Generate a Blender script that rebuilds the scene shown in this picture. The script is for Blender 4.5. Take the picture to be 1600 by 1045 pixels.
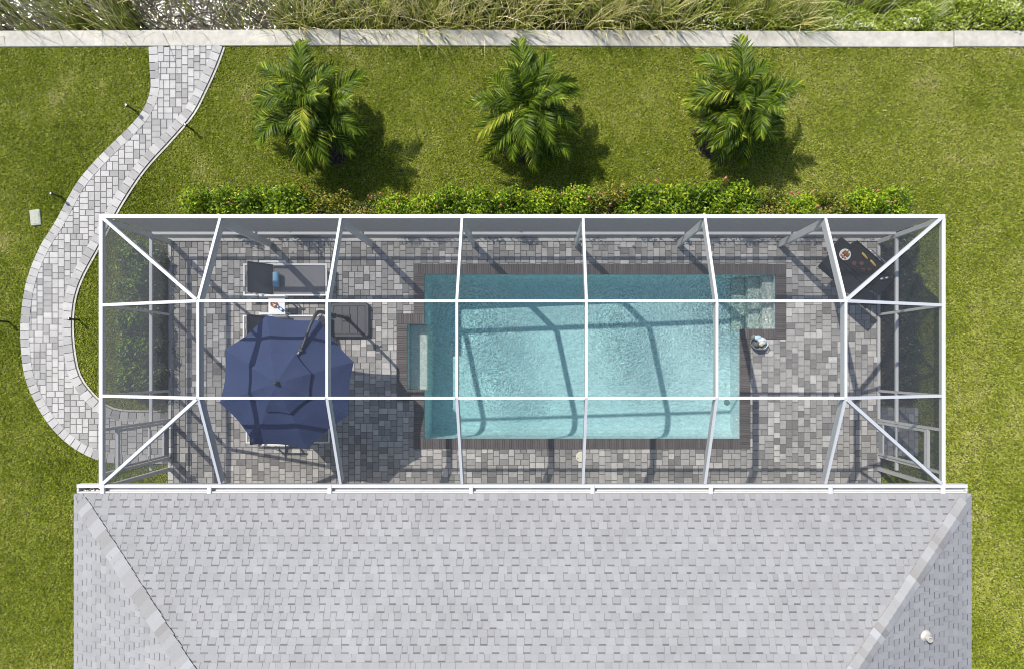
import bpy, math, random
import numpy as np
from mathutils import Vector, Matrix, Euler
from mathutils import noise as mnoise

random.seed(7)
rng = np.random.default_rng(11)
for o in list(bpy.data.objects): bpy.data.objects.remove(o)
S = bpy.context.scene
C = S.collection
R = math.radians

# ------------------------------------------------------------------ camera
H = 16.4
cd = bpy.data.cameras.new('camera'); cam = bpy.data.objects.new('camera', cd); C.objects.link(cam)
cam.location = (0, 0, H); cam.rotation_euler = (0, 0, 0)
cd.sensor_width = 36.0; cd.lens = 24.0
cd.shift_x = -38/1600; cd.shift_y = 46.5/1600
cd.clip_start = 0.1; cd.clip_end = 3000
S.camera = cam
# ------------------------------------------------------------------ sky, sun
SUN = Vector((-.54, .54, 1.0)).normalized()          # towards the sun
W = bpy.data.worlds.new('World'); S.world = W; W.use_nodes = True
nt = W.node_tree; nt.nodes.clear()
sky = nt.nodes.new('ShaderNodeTexSky'); sky.sky_type = 'NISHITA'; sky.sun_disc = False
sky.sun_elevation = R(52.6); sky.sun_rotation = R(315)
bg = nt.nodes.new('ShaderNodeBackground'); bg.inputs['Strength'].default_value = .15
wo = nt.nodes.new('ShaderNodeOutputWorld')
nt.links.new(sky.outputs[0], bg.inputs[0]); nt.links.new(bg.outputs[0], wo.inputs[0])
ld = bpy.data.lights.new('sun', 'SUN'); ld.energy = 4.3; ld.angle = R(.5); ld.color = (1.0, .955, .89)
sun = bpy.data.objects.new('sun', ld); C.objects.link(sun); sun.location = (-20, 20, 40)
sun.rotation_euler = (-SUN).to_track_quat('-Z', 'Y').to_euler()
S.view_settings.view_transform = 'Standard'; S.view_settings.look = 'None'
S.view_settings.exposure = .35; S.view_settings.gamma = 1
S.render.engine = 'CYCLES'
S.cycles.transparent_max_bounces = 24
S.cycles.max_bounces = 8
S.cycles.filter_width = 1.0

# ------------------------------------------------------------------ helpers
def at(px, py, z=0.0):
    """photo pixel -> point of the place at height z"""
    k = (H - z)/(1600*24/36.0)
    return Vector(((px-838)*k, (569-py)*k, z))

class MB:
    def __init__(s): s.v = []; s.f = []; s.t = []; s.m = []
    def face(s, pts, tint=.5, m=0):
        n = len(s.v); s.v.extend([tuple(p) for p in pts]); s.f.append(tuple(range(n, n+len(pts)))); s.t.append(tint); s.m.append(m)
    def idx(s, vs, fs, tint=.5, m=0):
        n = len(s.v); s.v.extend([tuple(p) for p in vs])
        for f in fs: s.f.append(tuple(i+n for i in f)); s.t.append(tint); s.m.append(m)
    def box(s, c, size, rot=None, tint=.5, m=0, bevel=0):
        x, y, z = size[0]/2, size[1]/2, size[2]/2
        M = rot.to_matrix() if isinstance(rot, Euler) else (rot if rot is not None else Matrix.Identity(3))
        c = Vector(c)
        if bevel:
            b = min(bevel, x*.9, y*.9, z*.9)
            vs = []
            for (lx, ly, lz) in ((x-b, y-b, -z), (x, y, -z+b), (x, y, z-b), (x-b, y-b, z)):
                for a, d in ((1, 1), (-1, 1), (-1, -1), (1, -1)): vs.append(c+M@Vector((a*lx, d*ly, lz)))
            fs = [(3, 2, 1, 0), (12, 13, 14, 15)]
            for k in range(3):
                for i in range(4):
                    j = (i+1) % 4; fs.append((k*4+i, k*4+j, k*4+4+j, k*4+4+i))
            s.idx(vs, fs, tint, m); return
        vs = [c+M@Vector((a, b_, d)) for d in (-z, z) for a, b_ in ((-x, -y), (x, -y), (x, y), (-x, y))]
        s.idx(vs, [(3, 2, 1, 0), (4, 5, 6, 7), (0, 1, 5, 4), (1, 2, 6, 5), (2, 3, 7, 6), (3, 0, 4, 7)], tint, m)
    def beam(s, A, B, w, d, up=(0, 0, 1), tint=.5, m=0, top=True):
        """box from A to B: width w across, depth d; A-B runs along the middle of its upper face"""
        A, B = Vector(A), Vector(B); t = (B-A).normalized(); u = Vector(up)
        side = t.cross(u).normalized(); u = side.cross(t).normalized()
        lo, hi = (-d, 0) if top else (-d/2, d/2)
        vs = []
        for P in (A, B):
            for a, b in ((-w/2, lo), (w/2, lo), (w/2, hi), (-w/2, hi)): vs.append(P+side*a+u*b)
        s.idx(vs, [(0, 1, 2, 3), (7, 6, 5, 4), (4, 5, 1, 0), (5, 6, 2, 1), (6, 7, 3, 2), (7, 4, 0, 3)], tint, m)
    def tube(s, pts, r, n=8, tint=.5, m=0, cap=True):
        pts = [Vector(p) for p in pts]; rs = r if isinstance(r, (list, tuple)) else [r]*len(pts)
        rings = []; side = None
        for i, p in enumerate(pts):
            t = (pts[min(i+1, len(pts)-1)]-pts[max(i-1, 0)]).normalized()
            if side is None:
                side = t.orthogonal().normalized()
            side = (side-t*side.dot(t)).normalized(); up = t.cross(side)
            rings.append([p+(side*math.cos(2*math.pi*k/n)+up*math.sin(2*math.pi*k/n))*rs[i] for k in range(n)])
        vs = [v for g in rings for v in g]; fs = []
        for i in range(len(pts)-1):
            for k in range(n):
                j = (k+1) % n; fs.append((i*n+k, i*n+j, (i+1)*n+j, (i+1)*n+k))
        if cap: fs += [tuple(range(n-1, -1, -1)), tuple((len(pts)-1)*n+k for k in range(n))]
        s.idx(vs, fs, tint, m)
    def lathe(s, c, prof, n=20, tint=.5, m=0, sq=1.0):
        c = Vector(c); vs = []; fs = []
        for r, z in prof:
            for k in range(n):
                a = 2*math.pi*k/n; vs.append(c+Vector((r*math.cos(a), r*math.sin(a)*sq, z)))
        for i in range(len(prof)-1):
            for k in range(n):
                j = (k+1) % n; fs.append((i*n+k, i*n+j, (i+1)*n+j, (i+1)*n+k))
        fs += [tuple(range(n-1, -1, -1)), tuple((len(prof)-1)*n+k for k in range(n))]
        s.idx(vs, fs, tint, m)
    def build(s, name, mats, parent=None, smooth=False, world=False):
        v = np.array(s.v, dtype=np.float64)
        if world and parent is not None: v = v-np.array(parent.location)
        return mesh_obj(name, v, s.f, s.t, mats, parent, smooth, s.m)

def mesh_obj(name, v, f, tint, mats, parent=None, smooth=False, midx=None):
    me = bpy.data.meshes.new(name)
    me.from_pydata([tuple(p) for p in v], [], f)
    a = me.attributes.new('tint', 'FLOAT', 'FACE'); a.data.foreach_set('value', np.array(tint, dtype=np.float32))
    if not isinstance(mats, (list, tuple)): mats = [mats]
    for m in mats: me.materials.append(m)
    if midx is not None and len(mats) > 1: me.polygons.foreach_set('material_index', np.array(midx, dtype=np.int32))
    if smooth: me.polygons.foreach_set('use_smooth', np.ones(len(f), dtype=bool))
    me.update()
    o = bpy.data.objects.new(name, me); C.objects.link(o)
    if parent is not None: o.parent = parent
    return o

def np_mesh(name, V, nper, tint, mat, parent=None):
    """V: (n, nper, 3) separate n-gons"""
    n = V.shape[0]; me = bpy.data.meshes.new(name)
    me.vertices.add(n*nper); me.vertices.foreach_set('co', V.reshape(-1).astype(np.float32))
    me.loops.add(n*nper); me.loops.foreach_set('vertex_index', np.arange(n*nper, dtype=np.int32))
    me.polygons.add(n); me.polygons.foreach_set('loop_start', np.arange(0, n*nper, nper, dtype=np.int32))
    a = me.attributes.new('tint', 'FLOAT', 'FACE'); a.data.foreach_set('value', tint.astype(np.float32))
    me.materials.append(mat); me.update(calc_edges=True); me.validate()
    o = bpy.data.objects.new(name, me); C.objects.link(o)
    if parent is not None: o.parent = parent
    return o

def tag(o, label=None, cat=None, group=None, kind=None):
    if label: o['label'] = label
    if cat: o['category'] = cat
    if group: o['group'] = group
    if kind: o['kind'] = kind
    return o
def thing(name, label, cat, loc=(0, 0, 0), rz=0, group=None):
    o = bpy.data.objects.new(name, None); C.objects.link(o); o.empty_display_size = .3
    o.location = loc; o.rotation_euler = (0, 0, rz)
    return tag(o, label, cat, group)
def dup(root, loc, rz=0, label=None, sc=None):
    def cp(o, par):
        c = o.copy(); C.objects.link(c); c.parent = par
        for ch in list(o.children): cp(ch, c)
        return c
    r = cp(root, None); r.location = loc; r.rotation_euler = (0, 0, rz)
    if sc: r.scale = sc
    if label: r['label'] = label
    return r

# ------------------------------------------------------------------ materials
def mat(name, col=None, rough=.6, ramp=None, noise=None, bump=None, metal=0, spec=.5, trans=0, nscale=None):
    """ramp: list of (pos, rgb) over the face attribute tint; noise: (scale, amount) multiplies; bump: (scale, strength, dist)"""
    m = bpy.data.materials.new(name); m.use_nodes = True; t = m.node_tree; N = t.nodes; L = t.links
    p = N['Principled BSDF']; p.inputs['Roughness'].default_value = rough; p.inputs['Metallic'].default_value = metal
    p.inputs['Specular IOR Level'].default_value = spec
    src = None
    if ramp:
        at_ = N.new('ShaderNodeAttribute'); at_.attribute_name = 'tint'
        cr = N.new('ShaderNodeValToRGB'); e = cr.color_ramp.elements
        while len(e) < len(ramp): e.new(.5)
        for i, (pos, c) in enumerate(ramp): e[i].position = pos; e[i].color = (*c, 1)
        L.new(at_.outputs['Fac'], cr.inputs[0]); src = cr.outputs[0]
    else:
        p.inputs['Base Color'].default_value = (*col, 1)
        rgb = N.new('ShaderNodeRGB'); rgb.outputs[0].default_value = (*col, 1); src = rgb.outputs[0]
    geo = N.new('ShaderNodeNewGeometry')
    if noise:
        for (sc, am) in (noise if isinstance(noise[0], tuple) else [noise]):
            nz = N.new('ShaderNodeTexNoise'); nz.inputs['Scale'].default_value = sc; nz.inputs['Detail'].default_value = 4
            L.new(geo.outputs['Position'], nz.inputs['Vector'])
            mr = N.new('ShaderNodeMapRange'); mr.inputs[1].default_value = .25; mr.inputs[2].default_value = .75
            mr.inputs[3].default_value = 1-am; mr.inputs[4].default_value = 1+am; L.new(nz.outputs['Fac'], mr.inputs[0])
            mx = N.new('ShaderNodeMix'); mx.data_type = 'RGBA'; mx.blend_type = 'MULTIPLY'; mx.inputs[0].default_value = 1
            L.new(src, mx.inputs[6]); L.new(mr.outputs[0], mx.inputs[7]); src = mx.outputs[2]
    L.new(src, p.inputs['Base Color'])
    if bump:
        nz = N.new('ShaderNodeTexNoise'); nz.inputs['Scale'].default_value = bump[0]; nz.inputs['Detail'].default_value = 5
        L.new(geo.outputs['Position'], nz.inputs['Vector'])
        b = N.new('ShaderNodeBump'); b.inputs['Strength'].default_value = bump[1]; b.inputs['Distance'].default_value = bump[2]
        L.new(nz.outputs['Fac'], b.inputs['Height']); L.new(b.outputs[0], p.inputs['Normal'])
    if trans:
        tr = N.new('ShaderNodeBsdfTranslucent'); L.new(src, tr.inputs[0])
        ms = N.new('ShaderNodeMixShader'); ms.inputs[0].default_value = trans
        L.new(p.outputs[0], ms.inputs[1]); L.new(tr.outputs[0], ms.inputs[2]); L.new(ms.outputs[0], N['Material Output'].inputs[0])
    return m

ALU = mat('white_aluminium', (.555, .555, .55), .38, noise=(3, .04))
GUT = mat('gutter_white', (.58, .55, .50), .5, noise=((5, .10), (40, .08)))
WALLM = mat('stucco', (.45, .42, .38), .9, noise=(4, .08), bump=(60, .4, .004))
PAVE = mat('deck_pavers', ramp=[(0, (.14, .135, .128)), (.35, (.25, .24, .226)), (.7, (.42, .402, .374)), (1, (.63, .605, .56))], rough=.85,
           noise=((9, .13), (70, .16)), bump=(90, .5, .004))
PATHM = mat('path_pavers', ramp=[(0, (.25, .242, .228)), (.4, (.315, .304, .285)), (1, (.455, .437, .408))], rough=.85,
            noise=((6, .10), (70, .13)), bump=(90, .5, .004))
JOINT = mat('joint_sand', (.15, .143, .13), .95, noise=(50, .25))
COPE = mat('coping_brick', ramp=[(0, (.088, .076, .072)), (1, (.13, .112, .105))], rough=.75, noise=((60, .15), (7, .08)), bump=(90, .4, .003))
PLAST = mat('pool_plaster', (.72, .775, .785), .8, noise=((3, .05), (90, .09)))
STEPM = mat('step_plaster', (.66, .68, .62), .8, noise=((5, .05), (90, .14)))
ROOFM = mat('shingle', ramp=[(0, (.035, .035, .038)), (.3, (.215, .211, .209)), (.7, (.298, .293, .29)), (1, (.38, .374, .369))], rough=.92,
            noise=((220, .16), (1.6, .06), (.4, .05)), bump=(220, .5, .003))
HIPM = mat('hip_shingle', ramp=[(0, (.225, .21, .193)), (.5, (.285, .278, .27)), (1, (.37, .37, .37))], rough=.92, noise=(220, .14), bump=(220, .5, .003))
CONC = mat('seawall_concrete', (.45, .42, .355), .9, noise=((.8, .12), (2.5, .16), (9, .14), (60, .07)), bump=(50, .3, .004))
SOIL = mat('lawn_soil', (.10, .108, .022), .95, noise=((.35, .25), (22, .6)), bump=(30, 1, .03))
GRASS = mat('grass_blades', ramp=[(0, (.10, .135, .010)), (.35, (.265, .335, .022)), (.7, (.45, .48, .075)), (1, (.60, .57, .23))], rough=.65, trans=.28, spec=.15)
LEAF = mat('shrub_leaf', ramp=[(0, (.014, .034, .004)), (.4, (.085, .16, .008)), (.75, (.235, .36, .014)), (1, (.50, .54, .03))], rough=.45, trans=.22, spec=.3)
DRYLEAF = mat('yellowing_leaf', ramp=[(0, (.03, .045, .006)), (.45, (.13, .18, .012)), (.8, (.36, .36, .035)), (1, (.56, .34, .08))], rough=.45, trans=.2)
DARKLEAF = mat('dark_leaf', ramp=[(0, (.010, .018, .006)), (.5, (.03, .055, .012)), (1, (.10, .15, .03))], rough=.4, trans=.15)
PALML = mat('palm_leaf', ramp=[(0, (.012, .024, .002)), (.45, (.052, .092, .004)), (.75, (.15, .215, .012)), (1, (.43, .42, .05))], rough=.45, trans=.12, spec=.14)
PALMT = mat('palm_trunk', (.20, .18, .11), .8, noise=(14, .35), bump=(20, .6, .01))
STEMM = mat('stem_bark', (.10, .075, .05), .9, noise=(20, .3))
FLOWM = mat('coral_flower', ramp=[(0, (.45, .10, .05)), (1, (.66, .30, .17))], rough=.6)
MULCH = mat('mulch', ramp=[(0, (.04, .028, .022)), (1, (.19, .13, .10))], rough=.95)
MULCHB = mat('mulch_base', (.04, .03, .026), .95, noise=(30, .4), bump=(30, 1, .03))
REED = mat('reed_blade', ramp=[(0, (.06, .085, .010)), (.4, (.27, .32, .02)), (.68, (.50, .44, .14)), (1, (.80, .68, .40))], rough=.6, trans=.2)
BANKG = mat('bank_leaf', ramp=[(0, (.06, .095, .006)), (.45, (.26, .34, .014)), (.8, (.46, .52, .08)), (1, (.70, .70, .52))], rough=.5, trans=.2)
NAVY = mat('navy_canvas', (.028, .047, .122), .85, noise=((2.5, .08), (260, .12)), bump=(260, .25, .002))
DKMET = mat('charcoal_metal', (.045, .048, .055), .45)
BASEM = mat('base_plastic', (.062, .066, .074), .55, noise=(12, .12))
BLACK = mat('black_enamel', (.012, .013, .015), .42, noise=(6, .2))
COOK = mat('seasoned_steel', (.014, .013, .013), .38, noise=((9, .35), (45, .3)))
STEEL = mat('steel', (.62, .62, .62), .25, metal=1)
SLING = mat('grey_sling', (.20, .20, .205), .85, noise=((5, .06), (240, .2)))
SLINGD = mat('dark_sling', (.12, .12, .128), .85, noise=((5, .06), (240, .2)))
WHITE = mat('white_paint', (.80, .80, .79), .4, noise=(8, .04))
BLUET = mat('blue_towel', (.22, .42, .58), .95, noise=((30, .12), (150, .15)), bump=(150, .6, .006))
WHITET = mat('white_towel', (.76, .78, .78), .95, noise=(40, .08), bump=(120, .6, .006))
GREYT = mat('grey_cloth', (.20, .22, .21), .95, noise=(40, .15), bump=(120, .6, .006))
YELT = mat('pale_yellow_cloth', (.62, .62, .38), .95, noise=(40, .1))
CREAM = mat('cream_plastic', (.72, .68, .54), .5)
CERAM = mat('white_ceramic', (.82, .82, .80), .25)
PATTY = mat('burger_meat', (.11, .045, .024), .75, noise=(60, .4), bump=(80, .8, .006))
CORN = mat('corn', (.55, .38, .08), .5, noise=(90, .25), bump=(110, .8, .004))
BUN = mat('grilled_bread', (.42, .20, .07), .7, noise=(40, .3))
REDF = mat('red_pepper', (.33, .05, .03), .4, noise=(30, .25))
GREENF = mat('green_garnish', (.12, .22, .04), .5)
ORANGE = mat('orange_brown_glass', (.40, .13, .05), .3, noise=(30, .4))
BLUEP = mat('blue_plastic', (.05, .13, .36), .35)
STONE = mat('utility_lid', (.36, .37, .29), .85, noise=((15, .15), (60, .1)))
PVC = mat('grey_white_pipe', (.50, .48, .43), .5, noise=(10, .08))

def screen_material():
    m = bpy.data.materials.new('insect_screen'); m.use_nodes = True; t = m.node_tree; N = t.nodes; L = t.links
    N.remove(N['Principled BSDF'])
    g = N.new('ShaderNodeNewGeometry'); d = N.new('ShaderNodeVectorMath'); d.operation = 'DOT_PRODUCT'
    L.new(g.outputs['True Normal'], d.inputs[0]); L.new(g.outputs['Incoming'], d.inputs[1])
    ab = N.new('ShaderNodeMath'); ab.operation = 'ABSOLUTE'; L.new(d.outputs['Value'], ab.inputs[0])
    mx = N.new('ShaderNodeMath'); mx.operation = 'MAXIMUM'; mx.inputs[1].default_value = .05; L.new(ab.outputs[0], mx.inputs[0])
    dv = N.new('ShaderNodeMath'); dv.operation = 'DIVIDE'; dv.inputs[0].default_value = .205; L.new(mx.outputs[0], dv.inputs[1])
    mn = N.new('ShaderNodeMath'); mn.operation = 'MINIMUM'; mn.inputs[1].default_value = .93; L.new(dv.outputs[0], mn.inputs[0])
    tr = N.new('ShaderNodeBsdfTransparent'); df = N.new('ShaderNodeBsdfDiffuse'); df.inputs[0].default_value = (.055, .057, .062, 1)
    tl = N.new('ShaderNodeBsdfTranslucent'); tl.inputs[0].default_value = (.105, .109, .118, 1)     # light that glances off the round wires towards the far side
    ad = N.new('ShaderNodeAddShader'); L.new(df.outputs[0], ad.inputs[0]); L.new(tl.outputs[0], ad.inputs[1])
    ms = N.new('ShaderNodeMixShader'); L.new(mn.outputs[0], ms.inputs[0]); L.new(tr.outputs[0], ms.inputs[1]); L.new(ad.outputs[0], ms.inputs[2])
    L.new(ms.outputs[0], N['Material Output'].inputs[0]); return m
SCREEN = screen_material()

def water_material(name, jets, kind):
    m = bpy.data.materials.new(name); m.use_nodes = True; t = m.node_tree; N = t.nodes; L = t.links
    N.remove(N['Principled BSDF']); out = N['Material Output']
    g = N.new('ShaderNodeNewGeometry')
    def math_(op, a, b=None):
        n = N.new('ShaderNodeMath'); n.operation = op
        for i, x in enumerate((a, b)):
            if x is None: continue
            if isinstance(x, (int, float)): n.inputs[i].default_value = x
            else: L.new(x, n.inputs[i])
        return n.outputs[0]
    def noise_(scale, detail=2, dist=0, sx=1, sy=1, rz=0):
        mp = N.new('ShaderNodeMapping'); mp.inputs['Scale'].default_value = (sx, sy, 1); mp.inputs['Rotation'].default_value = (0, 0, rz)
        L.new(g.outputs['Position'], mp.inputs[0])
        n = N.new('ShaderNodeTexNoise'); n.inputs['Scale'].default_value = scale; n.inputs['Detail'].default_value = detail
        n.inputs['Distortion'].default_value = dist; L.new(mp.outputs[0], n.inputs['Vector']); return n.outputs['Fac']
    if kind == 'pool':
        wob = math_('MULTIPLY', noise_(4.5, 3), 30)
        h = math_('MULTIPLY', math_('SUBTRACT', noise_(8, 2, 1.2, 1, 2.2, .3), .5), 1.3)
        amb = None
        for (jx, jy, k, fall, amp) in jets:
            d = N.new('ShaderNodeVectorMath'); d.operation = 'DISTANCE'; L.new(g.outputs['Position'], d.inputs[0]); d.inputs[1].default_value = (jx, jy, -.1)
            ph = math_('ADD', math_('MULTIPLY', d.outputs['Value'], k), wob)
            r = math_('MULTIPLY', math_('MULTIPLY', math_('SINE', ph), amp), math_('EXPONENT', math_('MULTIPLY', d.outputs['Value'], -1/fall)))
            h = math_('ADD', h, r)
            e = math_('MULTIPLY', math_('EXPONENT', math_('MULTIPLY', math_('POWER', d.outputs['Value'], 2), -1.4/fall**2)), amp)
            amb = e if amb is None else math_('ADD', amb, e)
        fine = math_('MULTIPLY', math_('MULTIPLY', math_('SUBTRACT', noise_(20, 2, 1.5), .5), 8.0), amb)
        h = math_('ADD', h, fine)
        # caustic light and dark of the ripples, painted into the transparent colour
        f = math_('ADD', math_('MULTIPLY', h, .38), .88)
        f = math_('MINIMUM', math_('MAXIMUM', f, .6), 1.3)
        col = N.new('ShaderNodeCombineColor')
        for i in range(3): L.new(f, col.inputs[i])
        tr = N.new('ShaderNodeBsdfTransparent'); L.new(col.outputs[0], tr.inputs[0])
        b = N.new('ShaderNodeBump'); b.inputs['Strength'].default_value = .5; b.inputs['Distance'].default_value = .02; L.new(h, b.inputs['Height'])
        gl = N.new('ShaderNodeBsdfGlossy'); gl.inputs['Roughness'].default_value = .06; L.new(b.outputs[0], gl.inputs['Normal'])
        fr = N.new('ShaderNodeFresnel'); fr.inputs[0].default_value = 1.33; L.new(b.outputs[0], fr.inputs['Normal'])
        ms = N.new('ShaderNodeMixShader'); L.new(fr.outputs[0], ms.inputs[0]); L.new(tr.outputs[0], ms.inputs[1]); L.new(gl.outputs[0], ms.inputs[2])
        L.new(ms.outputs[0], out.inputs[0])
        va = N.new('ShaderNodeVolumeAbsorption'); va.inputs[0].default_value = (0, .82, .84, 1); va.inputs[1].default_value = .225
        L.new(va.outputs[0], out.inputs['Volume'])
    else:
        h = math_('ADD', noise_(4.2, 1, .8, 1, 1.4, .5), math_('MULTIPLY', noise_(9, 0, .5), .22))
        b = N.new('ShaderNodeBump'); b.inputs['Strength'].default_value = 1; b.inputs['Distance'].default_value = .075; L.new(h, b.inputs['Height'])
        p = N.new('ShaderNodeBsdfPrincipled'); p.inputs['Base Color'].default_value = (.045, .038, .022, 1); p.inputs['Roughness'].default_value = .12
        p.inputs['IOR'].default_value = 1.33; L.new(b.outputs[0], p.inputs['Normal']); L.new(p.outputs[0], out.inputs[0])
    return m
CANAL = water_material('canal_water', [], 'canal')
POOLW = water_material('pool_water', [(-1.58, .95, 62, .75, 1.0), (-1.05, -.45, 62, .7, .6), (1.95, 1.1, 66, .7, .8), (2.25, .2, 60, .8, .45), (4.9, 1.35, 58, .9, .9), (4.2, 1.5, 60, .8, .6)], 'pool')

# ------------------------------------------------------------------ layout
PX0, PX1, PY0, PY1 = -2.71, 4.91, -1.80, 2.17            # main pool waterline
AX1, AY0 = 5.77, .83                                     # step alcove (east end)
BX0, BY0, BY1 = -3.12, -.63, .98                         # bench bay (west end)
CW = .23                                                 # coping width
POOL_OUT = [(PX0-CW, PX1+CW, PY0-CW, PY1+CW), (PX1-.1, AX1+CW, AY0-CW, PY1+CW), (BX0-CW, PX0+.1, BY0-CW, BY1+CW)]
EX0, EX1, EY0, EY1 = -8.79, 8.22, -2.44, 2.98            # enclosure walls
DX0, DX1, DY0, DY1 = -8.86, 8.29, -3.15, 3.05            # deck
ZE, ZF = 2.63, 3.54                                      # eave rail and flat roof of the enclosure
IX0, IX1, IY0, IY1 = -6.38, 5.83, -.635, 1.19            # flat part of the roof

def sub_rect(rs, c):
    out = []
    for (a, b, p, q) in rs:
        ca, cb, cp, cq = max(a, c[0]), min(b, c[1]), max(p, c[2]), min(q, c[3])
        if ca >= cb or cp >= cq: out.append((a, b, p, q)); continue
        if a < ca: out.append((a, ca, p, q))
        if cb < b: out.append((cb, b, p, q))
        if p < cp: out.append((ca, cb, p, cp))
        if cq < q: out.append((ca, cb, cq, q))
    return out

def paver_rects(x0, x1, y0, y1, u=.0725, seed=1):
    rd = random.Random(seed); nx = int((x1-x0)/u)+1; ny = int((y1-y0)/u)+1
    occ = np.zeros((ny+4, nx+4), bool); out = []
    for j in range(ny):
        i = 0
        while i < nx:
            if occ[j, i]: i += 1; continue
            run = 0
            while i+run < nx and not occ[j, i+run]: run += 1
            opts = [(2, 2)]*5+[(2, 3)]*4+[(3, 2)]*4
            opts = [o for o in opts if o[0] <= run and run-o[0] != 1] or [(run, 2)]
            w, h = rd.choice(opts)
            occ[j:j+h, i:i+w] = True
            out.append((x0+i*u, min(x0+(i+w)*u, x1), y0+j*u, min(y0+(j+h)*u, y1))); i += w
    return [r for r in out if r[1]-r[0] > .02 and r[3]-r[2] > .02]

def paver(mb, quad, z, tint, rd, gap=.004, bev=.007):
    """one paver from four plan corners (ccw)"""
    c = sum((Vector((q[0], q[1])) for q in quad), Vector((0, 0)))/4
    lo, hi = [], []
    dz = rd.uniform(-.0015, .0015)
    for q in quad:
        q = Vector((q[0], q[1])); d = c-q; l = max(d.length, .01)
        lo.append((*(q+d*min(gap*1.4/l, .4)), z-.014)); hi.append((*(q+d*min((gap+bev)*1.4/l, .5)), z+dz+rd.uniform(-.0008, .0008)))
    mb.idx(lo+hi, [(4, 5, 6, 7), (0, 1, 5, 4), (1, 2, 6, 5), (2, 3, 7, 6), (3, 0, 4, 7)], tint, 0)

# ------------------------------------------------------------------ ground
mb = MB()
LX, LY = 900, 900
hole = (DX0+.2, DX1-.2, DY0+.2, DY1-.2)
for (a, b, p, q) in sub_rect([(-LX, LX, -LY, 7.75)], hole):
    mb.face([(a, p, -.05), (b, p, -.05), (b, q, -.05), (a, q, -.05)])
tag(mb.build('lawn', SOIL), 'broad lawn around the pool cage and house', 'lawn', kind='structure')
mb = MB(); mb.face([(-LX, 7.9, -.75), (LX, 7.9, -.75), (LX, LY, -.75), (-LX, LY, -.75)])
tag(mb.build('canal', CANAL), 'dark rippled water beyond the seawall', 'water', kind='structure')

# pool deck ---------------------------------------------------------------
rd = random.Random(3)
mb = MB()
base = [(DX0, DX1, DY0, DY1)]
for c in POOL_OUT: base = sub_rect(base, (c[0]+.02, c[1]-.02, c[2]+.02, c[3]-.02))
for (a, b, p, q) in base: mb.face([(a, p, -.012), (b, p, -.012), (b, q, -.012), (a, q, -.012)], .5, 1)
for (a, b, p, q) in [(DX0, DX1, DY0, DY0+.01), (DX0, DX1, DY1-.01, DY1), (DX0, DX0+.01, DY0, DY1), (DX1-.01, DX1, DY0, DY1)]:
    mb.box(((a+b)/2, (p+q)/2, -.16), (b-a, q-p, .28), m=1)
for r in paver_rects(DX0, DX1, DY0, DY1, .0725, 5):
    rs = [r]
    for c in POOL_OUT: rs = sub_rect(rs, c)
    t = min(1, max(0, rd.choice([.2, .34, .42, .5, .55, .6, .66, .7, .8, .88])+rd.uniform(-.07, .07)))
    for (a, b, p, q) in rs:
        if b-a < .02 or q-p < .02: continue
        paver(mb, [(a, p), (b, p), (b, q), (a, q)], 0, t, rd)
tag(mb.build('pool_deck', [PAVE, JOINT]), 'mixed grey paver deck round the pool', 'deck', kind='structure')

# garden path --------------------------------------------------------------
def smooth_line(pts, step):
    P = [Vector((p[0], p[1])) for p in pts]; P = [P[0]*2-P[1]]+P+[P[-1]*2-P[-2]]; out = []
    for i in range(1, len(P)-2):
        for k in range(24):
            t = k/24; a, b, c, d = P[i-1:i+3]
            out.append(.5*((2*b)+(c-a)*t+(2*a-5*b+4*c-d)*t*t+(3*b-a-3*c+d)*t**3))
    out.append(P[-2])
    res = [out[0]]; acc = 0
    for i in range(1, len(out)):
        seg = (out[i]-out[i-1]).length
        while acc+seg >= step:
            f = (step-acc)/seg; q = out[i-1].lerp(out[i], f); res.append(q); out[i-1] = q; seg = (out[i]-q).length; acc = 0
        acc += seg
    return res
LP_ = [(231, 73), (233, 110), (234, 140), (222, 172), (199, 200), (160, 238), (120, 284), (86, 345), (60, 388), (40, 440), (31, 500), (32, 550), (41, 600), (70, 656), (107, 695), (152, 719), (200, 725), (272, 724)]
RP_ = [(348, 73), (336, 105), (320, 140), (300, 178), (268, 216), (224, 265), (186, 322), (152, 386), (127, 432), (115, 466), (111, 505), (114, 550), (124, 590), (152, 625), (180, 641), (225, 644), (272, 644)]
Lw = smooth_line([at(*p) for p in LP_], .195); Rw = smooth_line([at(*p) for p in RP_], .195)
def offset(line, d):
    out = []
    for i, p in enumerate(line):
        t = (line[min(i+1, len(line)-1)]-line[max(i-1, 0)]).normalized(); out.append(p+Vector((-t.y, t.x))*d)
    return out
BW = .235
Li, Ri = offset(Lw, BW), offset(Rw, -BW)
def inside(x, y, poly):
    x = np.asarray(x, float); y = np.asarray(y, float); r = np.zeros(x.shape, bool); n = len(poly)
    for i in range(n):
        x0, y0 = poly[i]; x1, y1 = poly[(i+1) % n]
        c = ((y0 > y) != (y1 > y))
        if y1 != y0: r ^= c & (x < (x1-x0)*(y-y0)/(y1-y0)+x0)
    return r
PATH_POLY = [tuple(p) for p in Lw]+[tuple(p) for p in reversed(Rw)]
MIDPOLY = [tuple(p) for p in offset(Lw, .13)]+[tuple(p) for p in reversed(offset(Rw, -.13))]
mb = MB()
n = 160
def resamp(line, n): return [line[min(int(i*(len(line)-1)/(n-1)), len(line)-2)].lerp(line[min(int(i*(len(line)-1)/(n-1)), len(line)-2)+1], i*(len(line)-1)/(n-1)-min(int(i*(len(line)-1)/(n-1)), len(line)-2)) for i in range(n)]
la, ra = resamp(Lw, n), resamp(Rw, n)
for i in range(n-1):
    mb.face([(*la[i], -.022), (*la[i+1], -.022), (*ra[i+1], -.022), (*ra[i], -.022)], .5, 1)
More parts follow.
